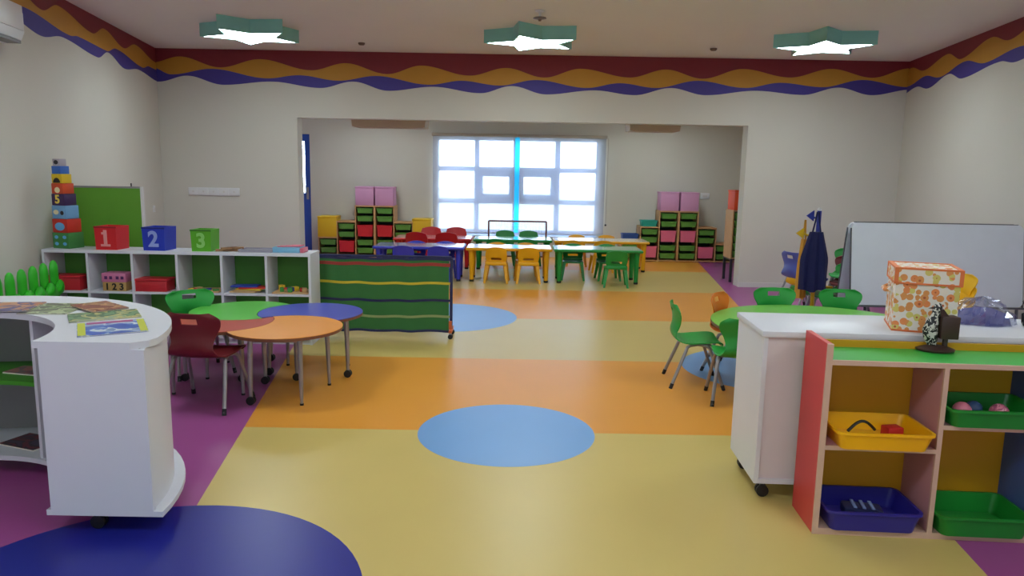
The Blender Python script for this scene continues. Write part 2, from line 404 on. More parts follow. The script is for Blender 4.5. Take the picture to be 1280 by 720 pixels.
wr2 = struct(thing('window_2_assumed', 'assumed wide window in the wall behind the photographer', 'window')); del wr2['category']  # assumed window, lets in cool daylight from behind the camera
for a in (-2.7, -.03, 2.64): MB().box(a, a + .06, YR - .13, YR - .07, 2.2, 2.6).build('window_mullion', M_frame, wr2, smooth=False)
for a in (2.2, 2.54): MB().box(-2.64, 2.64, YR - .13, YR - .07, a, a + .06).build('window_transom', M_frame, wr2, smooth=False)
for a, b in ((-2.64, -.03), (.03, 2.64)): MB().box(a, b, YR - .103, YR - .097, 2.26, 2.54).build('pane', M_glass, wr2, smooth=False)

# ------------------------------------------------------------------ ceiling things
M_teal = mat('lamp_teal_metal', (140, 200, 194), 0.45)
M_lamp = emit('lamp_diffuser', (238, 252, 255), LAMP_POWER)
def star(Ro, Ri, a0): return [((Ro if k % 2 == 0 else Ri) * math.cos(a0 + PI * k / 5), (Ro if k % 2 == 0 else Ri) * math.sin(a0 + PI * k / 5)) for k in range(10)]
def star_lamp(x, y, a, label, zc=None, sc=1.0):
    t = thing('star_ceiling_lamp', label, 'ceiling lamp', (x, y, zc or ZC), 0, 'star ceiling lamps'); t.scale = (sc, sc, 1)
    o, i2 = star(.58, .30, a), star(.545, .278, a)
    n = 10
    vs = [(p[0], p[1], 0) for p in o] + [(p[0], p[1], -.15) for p in o] + [(p[0], p[1], -.15) for p in i2] + [(p[0], p[1], -.12) for p in i2]
    fs = [tuple(range(n))] + [(k, (k + 1) % n, n + (k + 1) % n, n + k) for k in range(n)] + [(n + k, n + (k + 1) % n, 2 * n + (k + 1) % n, 2 * n + k) for k in range(n)] + [(2 * n + k, 2 * n + (k + 1) % n, 3 * n + (k + 1) % n, 3 * n + k) for k in range(n)]
    MB().add(vs, fs).build('lamp_housing', M_teal, t, smooth=False)
    MB().prism(star(.543, .276, a), -.1475, -.125).build('diffuser', M_lamp, t, smooth=False)
lp = [atz(313, 47, 3.1), atz(667, 55, 3.1), atz(1029, 61, 3.1)]
D = math.radians
star_lamp(lp[0].x, lp[0].y, D(109), 'lit star lamp with teal rim on the ceiling nearest the air conditioner')
star_lamp(lp[1].x, lp[1].y, D(180), 'lit star lamp with teal rim, the middle one, beside the sprinkler')
star_lamp(lp[2].x, lp[2].y, D(251), 'lit star lamp with teal rim on the ceiling above the whiteboard side')
for r_, yy in enumerate((5.0, 1.2)):
    for c_, xx in enumerate((-2.6, .2, 3.0)):
        star_lamp(xx, yy, D(90 + 90 * c_), 'unseen lit star lamp with teal rim added as fill in rows behind the sprinkler')  # lamp rows out of view, added as overhead fill light
for xx in (-2.5, 2.5): star_lamp(xx, 12.75, D(90), 'unseen star lamp added to brighten the room beyond the doorway', 2.85, .8)  # unseen lamps above the lintel sightline, added to brighten the far room
p = atz(675, 13, ZC)
t = thing('sprinkler_head', 'small metal sprinkler head hanging from the ceiling near the middle star lamp', 'sprinkler', (p.x, p.y, ZC))
MB().lathe([(.05, 0), (.05, -.012), (.012, -.02), (.012, -.07)], 12).build('stem', M_whitegloss, t)
MB().lathe([(.065, -.07), (.07, -.078), (.02, -.09), (.012, -.105)], 12).build('deflector', mat('sprinkler_metal', (120, 105, 100), .4, metal=.5), t)
for q, lb in (((452, 53.5), 'tiny dark ceiling sensor between the first and middle star lamps'), ((892, 60.5), 'tiny dark ceiling sensor on the whiteboard side of the middle lamp')):
    p = atz(*q, ZC)
    t = thing('ceiling_sensor', lb, 'sensor', (p.x, p.y, ZC))
    MB().lathe([(.045, 0), (.045, -.015), (.03, -.03)], 12).build('sensor_body', mat('sensor_grey', (110, 92, 84), .5), t)
M_duct = mat('duct_beige', (196, 174, 148), .7)
for (a, b, yb, lb) in ((440, 531, 158.5, 'longer beige tapered ceiling fixture beyond the lintel, over the pink storage boxes'), (788, 850, 163.5, 'shorter beige tapered ceiling fixture beyond the lintel, beside the window')):
    Yd = 11.75
    x0, x1, zb_ = aty(a, yb, Yd).x, aty(b, yb, Yd).x, aty((a + b) / 2, yb, Yd).z
    t = thing('ceiling_fixture', lb, 'ceiling fixture', ((x0 + x1) / 2, Yd, 2.85)); hw = (x1 - x0) / 2
    o = [(-hw, 0), (hw, 0), (hw, .5), (-hw, .5)]; g = .06
    vs = [(-hw - g, -.04, 0), (hw + g, -.04, 0), (hw + g, .54, 0), (-hw - g, .54, 0), (-hw, 0, zb_ - 2.85), (hw, 0, zb_ - 2.85), (hw, .5, zb_ - 2.85), (-hw, .5, zb_ - 2.85)]
    MB().add(vs, [(0, 1, 2, 3), (7, 6, 5, 4), (0, 4, 5, 1), (1, 5, 6, 2), (2, 6, 7, 3), (3, 7, 4, 0)]).build('fixture_hood', M_duct, t, smooth=False)
    MB().prism([(-hw + .03, .03), (hw - .03, .03), (hw - .03, .47), (-hw + .03, .47)], zb_ - 2.856, zb_ - 2.85).build('fixture_grille', mat('duct_grille', (186, 162, 136), .7), t, smooth=False)

# air conditioner high on the left wall: local +x out of the wall, +y along it away from the camera
ac_a = math.atan2(-0.18, 1)
t = thing('air_conditioner', 'white wall-mounted split air conditioner high beside the painted waves', 'air conditioner', (xl(6.33) + .006, 6.33, 2.6), 0)
t.rotation_euler = (0, 0, math.atan(0.18))
prof = [(0, 0), (.14, 0), (.19, .03), (.215, .09), (.215, .24), (.19, .31), (.15, .325), (0, .325)]
vs = [(x, -.95, z) for x, z in prof] + [(x, 0, z) for x, z in prof]; n = len(prof)
MB().add(vs, [tuple(range(n)), tuple(range(n, 2 * n))[::-1]] + [(i, (i + 1) % n, n + (i + 1) % n, n + i) for i in range(n)]).build('body', M_whitegloss, t)
MB().rbox(.2, .223, -.93, -.02, .1, .3, .008).build('front_panel', M_whitegloss, t)
MB().box(.10, .205, -.9, -.05, -.004, .02).build('air_flap', mat('flap_grey', (120, 120, 124), .5), t)

# power points on the back wall
p0 = aty(236, 235, YW); p1 = aty(300, 244, YW)
t = thing('socket_row', 'row of white wall sockets joined in one strip above the toy shelf', 'wall socket', ((p0.x + p1.x) / 2, YW, (p0.z + p1.z) / 2))
hw, hh = (p1.x - p0.x) / 2, (p0.z - p1.z) / 2 + .012
MB().rbox(-hw, hw, -.018, 0, -hh, hh, .004).build('back_plate', M_whitegloss, t)
for k in range(5):
    a = -hw + (k + .5) * 2 * hw / 5; o = MB().rbox(a - hw / 5 + .008, a + hw / 5 - .008, -.026, -.018, -hh + .008, hh - .008, .003).build('socket_face', M_whitegloss, t)
    MB().box(a - .012, a + .012, -.03, -.026, -.012, .012).build('switch_rocker', M_skirt, o, smooth=False)
def small_switch(x, y, Y, lb, w=.05, h=.05):
    p = aty(x, y, Y)
    t = thing('wall_switch', lb, 'wall socket', (p.x, Y, p.z)); MB().rbox(-w, w, -.015, 0, -h, h, .004).build('back_plate', M_whitegloss, t)
    MB().rbox(-w * .5, w * .5, -.022, -.015, -h * .4, h * .4, .003).build('switch_rocker', M_skirt, t)
_y, _z = tl_(192, 261)
t = thing('wall_switch', 'small white light switch near the room corner beside the green board', 'wall switch', (xl(_y), _y, _z), PI / 2 + math.atan(.18))
MB().rbox(-.04, .04, -.014, 0, -.045, .045, .004).build('back_plate', M_whitegloss, t); MB().rbox(-.018, .018, -.022, -.014, -.03, .01, .003).build('switch_rocker', M_skirt, t)
small_switch(881, 245, YF, 'double white wall socket above the far storage steps', .085, .055)
p = aty(881, 245, YF)

# ------------------------------------------------------------------ shell chair on steel legs (faces +y)
def interp(tab, v):
    for a, b in zip(tab[:-1], tab[1:]):
        if v <= b[0]:
            t = (v - a[0]) / (b[0] - a[0]); t2 = t
            return [a[i] + (b[i] - a[i]) * t2 for i in range(1, len(a))]
    return list(tab[-1][1:])
def smooth_tab(tab, n):
    P = [Vector(r[1:]) for r in tab]; out = []
    def cr(p0, p1, p2, p3, t): return 0.5 * ((2 * p1) + (p2 - p0) * t + (2 * p0 - 5 * p1 + 4 * p2 - p3) * t * t + (3 * p1 - p0 - 3 * p2 + p3) * t ** 3)
    L = len(P) - 1
    for k in range(n + 1):
        u = k / n * L; i = min(int(u), L - 1); t = u - i
        out.append(cr(P[max(i - 1, 0)], P[i], P[i + 1], P[min(i + 2, L)], t))
    return out
SHELL_TAB = [(0, .185, .325, .165), (1, .175, .35, .19), (2, .12, .358, .2), (3, .0, .347, .2), (4, -.1, .342, .185), (5, -.168, .372, .158), (6, -.19, .43, .138), (7, -.178, .495, .152), (8, -.18, .555, .184), (9, -.195, .608, .184), (10, -.205, .641, .125)]
def shell_mesh():
    nv, nx = 40, 14
    T = smooth_tab([(r[0], Vector((r[1], r[2], r[3]))[0], r[2], r[3]) for r in SHELL_TAB], nv)
    th = .009; P = []
    for j, c in enumerate(T):
        row = []
        for i in range(nx + 1):
            u = i / nx * 2 - 1; w = c.z
            back = min(1, max(0, (c.y - .37) / .08))
            row.append(Vector((u * w, c.x + back * .035 * u * u, c.y + (1 - back) * .012 * u * u)))
        P.append(row)
    N = []
    for j in range(nv + 1):
        r = []
        for i in range(nx + 1):
            dj = P[min(j + 1, nv)][i] - P[max(j - 1, 0)][i]; di = P[j][min(i + 1, nx)] - P[j][max(i - 1, 0)]
            r.append(dj.cross(di).normalized())
        N.append(r)
    vs = []; idx = lambda j, i, s: ((j * (nx + 1)) + i) * 2 + s
    for j in range(nv + 1):
        for i in range(nx + 1):
            vs += [P[j][i] + N[j][i] * th / 2, P[j][i] - N[j][i] * th / 2]
    hole = lambda j, i: 5 <= i <= 8 and .572 < (P[j][7].z + P[min(j + 1, nv)][7].z) / 2 < .612
    ok = lambda j, i: 0 <= j < nv and 0 <= i < nx and not hole(j, i)
    fs = []
    for j in range(nv):
        for i in range(nx):
            if hole(j, i): continue
            for s in (0, 1): fs.append((idx(j, i, s), idx(j, i + 1, s), idx(j + 1, i + 1, s), idx(j + 1, i, s)))
            if not ok(j - 1, i): fs.append((idx(j, i, 0), idx(j, i, 1), idx(j, i + 1, 1), idx(j, i + 1, 0)))
            if not ok(j + 1, i): fs.append((idx(j + 1, i, 0), idx(j + 1, i, 1), idx(j + 1, i + 1, 1), idx(j + 1, i + 1, 0)))
            if not ok(j, i - 1): fs.append((idx(j, i, 0), idx(j, i, 1), idx(j + 1, i, 1), idx(j + 1, i, 0)))
            if not ok(j, i + 1): fs.append((idx(j, i + 1, 0), idx(j, i + 1, 1), idx(j + 1, i + 1, 1), idx(j + 1, i + 1, 0)))
    return MB().add(vs, fs).mesh('shell', True, 60)
SHELL = shell_mesh()
def leg_pts(sx, sy):
    a = Vector((sx * .15, 0, .342)); b = Vector((sx * .165, sy * .06, .335)); c = Vector((sx * .178, sy * .095, .29)); f = Vector((sx * .212, sy * .2, .012))
    return [a, (a + b) / 2, b, (b + c) / 2 + Vector((0, sy * .006, .008)), c, (c + f) / 2, f]
LEG = {}; FOOT = {}
for sx in (-1, 1):
    for sy in (-1, 1):
        q = leg_pts(sx, sy); LEG[sx, sy] = MB().tube(q, .013, 8).mesh('leg')
        d = (q[-1] - q[-2]).normalized(); FOOT[sx, sy] = MB().tube([q[-1] - d * .03, Vector((q[-1].x, q[-1].y, .0)) + Vector((sx * .001, sy * .003, 0))], .0145, 8).mesh('rubber_foot')
SFRAME = MB().tube([(-.15, -.05, .338), (.15, -.05, .338)], .009, 6).tube([(-.15, .09, .338), (.15, .09, .338)], .009, 6).tube([(-.15, -.06, .338), (-.15, .1, .338)], .009, 6).tube([(.15, -.06, .338), (.15, .1, .338)], .009, 6).mesh('seat_frame')
def shell_chair(x, y, rz, colour, label, z=0.0, group=None):
    t = thing('school_chair', label, 'chair', (x, y, z), rz, group)
    link('shell', SHELL, SH[colour], t)
    link('seat_frame', SFRAME, M_steel, t)
    for k in LEG:
        l = link('leg', LEG[k], M_steel, t); link('rubber_foot', FOOT[k], M_black, l)
    return t

# ------------------------------------------------------------------ petal tables
TZ, TR = 0.50, 0.405
def caster(mb_parent, x, y, r=.03):
    w = MB().add([], [])
    w.lathe([(r * .55, -.022), (r, -.02), (r, -.006), (r * .55, -.004)], 14, Matrix.Translation((x, y + .0, r)) @ Matrix.Rotation(PI / 2, 4, 'X'))
    w.lathe([(r * .55, .004), (r, .006), (r, .02), (r * .55, .022)], 14, Matrix.Translation((x, y + .0, r)) @ Matrix.Rotation(PI / 2, 4, 'X'))
    o = w.build('caster', M_black, mb_parent)
    MB().rbox(x - .012, x + .012, y - .006, y + .006, r, 2 * r + .012, .003).build('caster_fork', M_steel, o)
    return o
def petal(name, c, nb, m, label):
    t = thing('petal_table', label, 'table', (c[0], c[1], 0), 0, 'petal tables pushed together')
    dx, dy = nb[0] - c[0], nb[1] - c[1]; d = math.hypot(dx, dy); th = math.atan2(dy, dx); rb = TR + .004
    a = (TR * TR - rb * rb + d * d) / (2 * d); al = math.acos(a / TR); be = math.acos((d - a) / rb)
    poly = []
    n1 = 44
    for k in range(n1 + 1):
        ang = th + al + (2 * PI - 2 * al) * k / n1; poly.append((TR * math.cos(ang), TR * math.sin(ang)))
    n2 = 18
    for k in range(1, n2):
        ang = th + PI + be - 2 * be * k / n2; poly.append((dx + rb * math.cos(ang), dy + rb * math.sin(ang)))
    MB().prism(poly, TZ - .004, TZ).build('tabletop', m, t, smooth=False)
    MB().prism(poly, TZ - .024, TZ - .004).build('top_edge', mat('plywood_edge', (120, 72, 50), .5), t, smooth=False)
    L = [(74, 1), (138, 0), (235, 0), (289, 1)]
    pts = []
    for deg, cas in L:
        ang = th + D(deg); r = .33; x, y = r * math.cos(ang), r * math.sin(ang); pts.append((x, y))
        if cas:
            l = MB().tube([(x * .97, y * .97, TZ - .024), (x, y, .16), (x, y, .068)], .019, 10, .013).build('leg', M_steel, t); caster(l, x, y)
        else:
            l = MB().tube([(x * .97, y * .97, TZ - .024), (x, y, .2), (x * 1.01, y * 1.01, .012)], .02, 10, .011).build('leg', M_steel, t)
            MB().lathe([(.014, 0), (.014, .014)], 10, Matrix.Translation((x * 1.01, y * 1.01, 0))).build('rubber_foot', M_black, l)
    fr = MB()
    for q, w in zip(pts[:-1], pts[1:]):
        fr.tube([(q[0] * .95, q[1] * .95, TZ - .045), (w[0] * .95, w[1] * .95, TZ - .045)], .014, 6)
    fr.build('under_frame', M_steel, t)
cO, cB, cG, cR = (-1.635, 5.275), (-1.60, 5.83), (-2.15, 5.86), (-2.19, 5.42)
petal('o', cO, cR, mat('top_orange', (232, 152, 66), .3), 'orange petal-shaped table top on grey legs joined to the red and blue ones')
petal('b', cB, cO, mat('top_blue', (72, 82, 186), .3), 'blue petal-shaped table top on grey legs beside the green pocket screen')
petal('g', cG, cB, mat('top_green', (92, 190, 70), .3), 'light green petal-shaped table top on grey legs joined to the blue one')
petal('r', cR, cG, mat('top_red', (176, 62, 50), .3), 'red petal-shaped table top on grey legs behind the dark red chair')
shell_chair(-2.10, 4.985, D(-6), 'red', 'dark red shell chair with a hand slot, pulled up to the red petal table').scale = (1.06,) * 3
shell_chair(-2.50, 5.80, D(-140), 'green', 'green shell chair tucked at the light green petal table before the toy shelf')

# ------------------------------------------------------------------ low toy shelf along the left
SX0, SX1, SY0, SY1, SZ = -4.31, -1.85, 6.76, 7.08, .855
sh = thing('toy_shelf', 'long low white cubby shelf with green back, six columns wide, holding toys', 'shelf', ((SX0 + SX1) / 2, SY0, 0))
W2 = (SX1 - SX0) / 2; DP = SY1 - SY0; e = .022
MB().box(-W2, W2, 0, DP, SZ - .028, SZ).build('top_board', M_white, sh, smooth=False)
MB().box(-W2 + e, W2 - e, 0, DP, .05, .075).build('bottom_board', M_white, sh, smooth=False)
MB().box(-W2 + e, W2 - e, .02, DP, 0, .05).build('plinth', M_white, sh, smooth=False)
for s in (-1, 1): MB().box(s * W2 - (e if s > 0 else 0), s * W2 + (e if s < 0 else 0), 0, DP, 0, SZ - .028).build('side_panel', M_white, sh, smooth=False)
cw = 2 * W2 / 6
for k in range(1, 6): MB().box(-W2 + k * cw - e / 2, -W2 + k * cw + e / 2, 0.002, DP - .012, .075, SZ - .028).build('divider', M_white, sh, smooth=False)
SHZ = .475
for k in range(6): MB().box(-W2 + k * cw + (e if k == 0 else e / 2), -W2 + (k + 1) * cw - (e if k == 5 else e / 2), .004, DP - .012, SHZ - .02, SHZ).build('shelf_board', M_white, sh, smooth=False)
MB().box(-W2 + e, W2 - e, DP - .012, DP, .05, SZ - .028).build('back_panel', M_board_back, sh, smooth=False)
def colx(k): return SX0 + (k + .5) * cw

def tote(c, ch, x, y, w, h, rz, label, m, mi, mnum):
    t = thing('fabric_bin', label, 'storage bin', (x, y, SZ), rz)
    g = .94; dpt = w
    b0 = [(-w / 2 * g, -dpt / 2 * g), (w / 2 * g, -dpt / 2 * g), (w / 2 * g, dpt / 2 * g), (-w / 2 * g, dpt / 2 * g)]
    b1 = [(p[0] / g, p[1] / g) for p in b0]; k = .014
    i1 = [(p[0] - math.copysign(k, p[0]), p[1] - math.copysign(k, p[1])) for p in b1]; i0 = [(p[0] - math.copysign(k, p[0]), p[1] - math.copysign(k, p[1])) for p in b0]
    vs = [(p[0], p[1], 0) for p in b0] + [(p[0], p[1], h) for p in b1] + [(p[0], p[1], h) for p in i1] + [(p[0], p[1], .012) for p in i0]
    fs = [(0, 1, 2, 3)] + [(a + i, a + (i + 1) % 4, a + 4 + (i + 1) % 4, a + 4 + i) for a in (0, 4, 8) for i in range(4)] + [(12, 13, 14, 15)]
    MB().add(vs, fs).build('bin_body', m, t, smooth=False)
    MB().box(-w / 2 - .003, w / 2 + .003, -dpt / 2 - .003, -dpt / 2, h - .014, h).build('rim_binding', mi, t, smooth=False)
    tilt = math.atan((w - w * g) * .4 / h)
    text(ch, h * .92, mnum, t, (-.0, -dpt / 2 * (g + 1) / 2 - .004, h * .47), (PI / 2 + tilt * .8, 0, 0))
    if ch == '1':
        yy = -dpt / 2 * (g + 1) / 2 - .004
        MB().box(-.045, .045, yy - .002, yy + .002, h * .15, h * .15 + .02).build('numeral_serif', mnum, t, smooth=False)
        MB().box(-.035, -.008, yy - .002, yy + .002, h * .66, h * .66 + .02).build('numeral_serif', mnum, t, smooth=False)
    return t
p = aty(141, 308, 6.9); tote('r', '1', p.x, 6.90, .21, .215, D(-4), 'red cube bin marked with a white 1 on the toy shelf', mat('bin_red', (206, 24, 34), .6), mat('bin_red_rim', (150, 18, 26), .6), mat('num_pink', (230, 150, 150), .6))
p = aty(200, 308, 6.9); tote('b', '2', p.x, 6.90, .215, .215, D(-4), 'blue cube bin marked with a white 2 on the toy shelf', mat('bin_blue', (30, 52, 178), .6), mat('bin_blue_rim', (20, 34, 120), .6), mat('num_blue', (150, 165, 225), .6))
p = aty(257, 308, 6.9); tote('g', '3', p.x, 6.90, .19, .20, D(-2), 'green cube bin marked with a 3 on the toy shelf', mat('bin_green', (86, 166, 30), .6), mat('bin_green_rim', (50, 110, 20), .6), mat('num_green', (140, 205, 110), .6))

# stacking block tower
cols8 = [('green', (60, 128, 62)), ('red', (196, 44, 32)), ('sky', (110, 160, 205)), ('purple', (60, 36, 84)), ('orange red', (206, 74, 36)), ('yellow', (222, 186, 32)), ('blue', (52, 104, 190)), ('silver', (176, 170, 178))]
hs = [(305, 286), (286, 270), (270, 254), (254, 240), (240, 228), (228, 217), (217, 208), (208, 199.5)]
wd = [.178, .165, .152, .14, .127, .114, .10, .078]
bx = aty(85, 300, 6.92).x; z = SZ; M_print = [mat('print_sky', (96, 170, 220), .5), mat('print_cream', (240, 226, 180), .5), mat('print_black', (30, 26, 30), .5), mat('print_yellow', (244, 214, 90), .5)]
for k, ((nm, c), w) in enumerate(zip(cols8, wd)):
    h = (1.675 - SZ) * [19, 16.5, 16, 14, 12.5, 11, 9.5, 8.5][k] / 107.0
    where = 'at the foot' if k == 0 else 'at the tip' if k == 7 else ''
    t = thing('stacking_block', ('%s printed cardboard cube %s of the block tower' % (nm, where)) if where else '%s printed cardboard cube within the block tower' % nm, 'toy block', (bx - k * .0045, 6.93, z), D(-14))
    MB().rbox(-w / 2, w / 2, -w / 2, w / 2, 0, h - .001, .004).build('block_body', mat('block_' + nm.replace(' ', '_'), c, .5), t)
    f = -w / 2
    def patch(pts, m, nm2='print'):
        MB().add([(x, f - .0008, zz) for x, zz in pts], [tuple(range(len(pts)))]).build(nm2, m, t, smooth=False)
    def disc(cx, cz, rx_, rz_, m, n=14): patch([(cx + rx_ * math.cos(2 * PI * i / n), cz + rz_ * math.sin(2 * PI * i / n)) for i in range(n)], m)
    if k == 0:
        for a in (-.045, .045):
            for b in (.3, .72): disc(a, h * b, .022, .016, M_print[0])
    elif k == 1: disc(0, h * .45, .055, h * .3, M_print[0])
    elif k == 2: disc(-.03, h * .5, .03, .022, M_print[1]); disc(.035, h * .45, .02, .02, M_print[2])
    elif k == 3: text('5', h * 1.0, M_print[3], t, (-.005, f - .002, h * .5), (PI / 2, 0, 0))
    elif k == 4: disc(0, h * .35, .03, h * .28, M_print[1])
    elif k == 5: patch([(.04 * math.cos(PI * i / 10), h * .05 + .045 * math.sin(PI * i / 10)) for i in range(11)], M_print[2])
    elif k == 7: disc(0, h * .5, .025, .02, M_print[2])
    z += h

# green board leaning behind the shelf
q = [aty(*p, 7.42) for p in ((95, 234), (172, 231))]
t = thing('pin_board', 'plain green board with grey top rail standing behind the toy shelf', 'board', ((q[0].x + q[1].x) / 2, 7.36, 0), D(3))
hw = (q[1].x - q[0].x) / 2 + .05; zt = q[0].z
MB().box(-hw, hw, -.015, .015, .25, zt).build('board_face', mat('pin_board_green', (98, 160, 44), .6), t, smooth=False)
MB().box(-hw, hw, -.02, .02, zt, zt + .018).build('top_rail', M_steel, t, smooth=False)
MB().box(hw, hw + .02, -.02, .02, .25, zt + .018).build('edge_rail', M_skirt, t, smooth=False)
for s in (-1, 1): MB().box(s * (hw - .06) - .015, s * (hw - .06) + .015, -.015, .015, 0, .25).build('leg', M_steel, t, smooth=False)
MB().tube([(hw - .09, 0, zt + .018), (hw - .09, 0, zt + .05)], .006, 6).build('hook', M_dark, t)

# items on the shelf top
p = aty(288, 306, 6.9)
t = thing('wooden_puzzle', 'small heap-shaped wooden toy of brown bars on the toy shelf top', 'toy', (p.x, 6.88, SZ), D(10))
for a, b, zz, rr in ((-.05, 0, 0, .2), (.03, .02, 0, -.3), (0, -.02, .02, .6), (.05, .0, .02, .1)):
    MB().rbox(-.075, .075, -.018, .018, 0, .02, .003, M=Matrix.Translation((a, b, zz)) @ rotz(rr)).build('wooden_bar', mat('brown_wood', (150, 110, 74), .6, vary=.2, scale=20), t)
p = aty(323, 310, 6.9)
t = thing('flat_tray', 'flat grey tray lying on the toy shelf top', 'tray', (p.x, 6.9, SZ))
MB().rbox(-.155, .155, -.1, .1, 0, .012, .004).build('tray_base', mat('tray_grey', (150, 146, 160), .4), t)
for a, b, c_, d_ in ((-.155, .155, -.1, -.09), (-.155, .155, .09, .1), (-.155, -.145, -.09, .09), (.145, .155, -.09, .09)): MB().box(a, b, c_, d_, .012, .026).build('tray_rim', MATS['tray_grey'], t, smooth=False)
p = aty(362, 309, 6.9)
t = thing('craft_box', 'flat light blue box with pink rods lying over it on the shelf top', 'box', (p.x, 6.9, SZ), D(-3))
MB().rbox(-.135, .12, -.08, .08, 0, .05, .006).build('box_body', mat('craft_blue', (120, 176, 210), .5), t)
for k in range(6): MB().tube([(-.09 + .02 * k, -.07 + .02 * k, .056 + .003 * (k % 2)), (.12, -.05 + .022 * k, .06)], .006, 6).build('pink_rod', mat('craft_pink', (214, 110, 130), .5), t)
MB().rbox(.122, .15, -.075, .075, 0, .045, .004).build('end_flap', MATS['craft_pink'], t)

# things in the cubbies
def lidbox(k, x0, x1, h, label, m):
    c = (x0 + x1) / 2; w = (x1 - x0) / 2
    t = thing('storage_box', label, 'box', (c, SY0 + .11, SHZ + .0005))
    MB().rbox(-w, w, -.09, .09, 0, h - .02, .006).build('box_body', m, t); MB().rbox(-w - .006, w + .006, -.096, .096, h - .02, h, .006).build('lid', m, t)
M_boxred = mat('box_red', (188, 34, 44), .5)
lidbox(0, aty(66, 350, 6.85).x, aty(105, 350, 6.85).x, .135, 'red lidded box in the toy shelf cubby under the block tower', M_boxred)
lidbox(2, aty(170, 350, 6.85).x, aty(212, 350, 6.85).x, .118, 'red lidded box in the toy shelf cubby under the blue bin', M_boxred)
xa, xb_ = aty(131, 350, 6.82).x, aty(160, 350, 6.82).x
t = thing('number_box', 'wooden toy box with pink dotted upper half and 123 on its front in the shelf', 'toy', ((xa + xb_) / 2, SY0 + .1, SHZ + .0005))
w = (xb_ - xa) / 2
MB().rbox(-w, w, -.08, .08, 0, .082, .003).build('lower_box', mat('number_wood', (190, 150, 92), .5), t)
MB().rbox(-w - .008, w, -.08, .08, .083, .165, .003).build('upper_box', mat('number_pink', (206, 120, 158), .5), t)
text('1 2 3', .085, M_print[2], t, (.0, -.0825, .038), (PI / 2, 0, 0))
for a in (-.075, -.03, .03, .075): MB().box(a - .013, a + .013, -.0825, -.08, .11, .138).build('dot', mat('dot_purple', (84, 36, 96), .5), t, smooth=False)
pal = [mat('toy_red', (196, 40, 36), .5), mat('toy_blue', (40, 60, 160), .5), mat('toy_yellow', (226, 190, 50), .5), mat('toy_wood', (196, 158, 108), .5), mat('toy_green', (60, 140, 60), .5)]
def puzzle(k, lb, n, hmax):
    t = thing('puzzle_tray', lb, 'toy', (colx(k), SY0 + .13, SHZ + .0005))
    MB().rbox(-.165, .165, -.11, .12, 0, .014, .003).build('tray_board', pal[3], t)
    for i in range(n):
        x = random.uniform(-.13, .13); y = random.uniform(-.08, .08); s = random.uniform(.016, .03); z0 = .0145
        MB().rbox(-s, s, -s * .8, s * .8, 0, random.uniform(.012, hmax), .003, M=Matrix.Translation((x, y, z0)) @ rotz(random.uniform(0, 3))).build('puzzle_piece', pal[i % 5], t)
puzzle(3, 'shallow wooden puzzle tray in the shelf cubby under the green bin', 7, .02)
t = thing('board_set', 'stack of thin coloured boards slipping over each other in a shelf cubby', 'toy', (colx(4), SY0 + .12, SHZ + .0005))
for i, (m, dx, rr) in enumerate(zip((3, 3, 2, 0, 1), (-.04, 0, .02, .04, -.03), (.0, .12, -.1, .16, .05))):
    MB().rbox(-.12, .12, -.07, .07, 0, .012, .002, M=Matrix.Translation((dx, 0, .0125 * i)) @ rotz(rr)).build('thin_board', pal[m], t)
puzzle(5, 'wooden tray with loose red, yellow and green blocks in the end cubby', 10, .05)

# ------------------------------------------------------------------ pocket screen on casters
gx0, gx1, gy = -1.94, -.595, 7.20
t = thing('pocket_screen', 'green fabric room divider with coloured stripes on a dark wheeled frame', 'divider', ((gx0 + gx1) / 2, gy, 0))
hw = (gx1 - gx0) / 2; GZ = .785
M_nav = mat('screen_navy', (30, 34, 80), .6); M_gfab = mat('screen_green', (50, 110, 54), .8, vary=.1, scale=8, bump=.2, bscale=160)
vs = []; fs = []; NX, NZ = 48, 16
def fold(x, z): return -.022 - .010 * math.sin(x * 9 + z * 2) * (1 - z) - .004 * math.sin(x * 31)
for j in range(NZ + 1):
    for i in range(NX + 1):
        x = -hw + .02 + (2 * hw - .04) * i / NX; zz = .07 + (GZ - .08) * j / NZ; vs.append((x, fold(x, zz / GZ), zz))
for j in range(NZ):
    for i in range(NX): a = j * (NX + 1) + i; fs.append((a, a + 1, a + NX + 2, a + NX + 1))
MB().add(vs, fs).build('fabric_panel', M_gfab, t)
for zc_, hh, m in ((GZ - .006, .012, M_nav), (GZ - .06, .016, mat('stripe_red', (150, 50, 44), .7)), (.545, .012, mat('stripe_yellow', (196, 180, 46), .7)), (.375, .012, M_nav), (.215, .012, mat('stripe_olive', (140, 156, 100), .7)), (.065, .012, M_nav)):
    vs = []; fs = []
    for i in range(NX + 1):
        x = -hw + .01 + (2 * hw - .02) * i / NX; sag = -.012 * math.sin(PI * i / NX) * (1 if .1 < zc_ < .7 else .3) + .004 * math.sin(i * .5)
        for s_ in (-hh, hh): vs.append((x, fold(x, zc_ / GZ) - .004, zc_ + s_ + sag))
        for s_ in (-hh, hh): vs.append((x, fold(x, zc_ / GZ) - .0005, zc_ + s_ + sag))
    for i in range(NX): a = 4 * i; fs += [(a, a + 4, a + 5, a + 1), (a + 1, a + 5, a + 7, a + 3), (a, a + 2, a + 6, a + 4)]
    MB().add(vs, fs).build('stripe', m, t)
for s in (-1, 1):
    MB().rbox(s * hw - .014, s * hw + .014, -.014, .014, .085, GZ, .004).build('post', M_nav, t)
    f = MB().rbox(s * hw - .016, s * hw + .016, -.1, .16, .06, .085, .004).build('foot', mat('foot_orange', (204, 100, 54), .5), t)
    for yy in (-.08, .14): caster(f, s * hw, yy, .024)
    MB().rbox(s * hw - .02, s * hw + .01, -.04, -.02, .085, .17, .004).build('foot_bracket', MATS['foot_orange'], t)
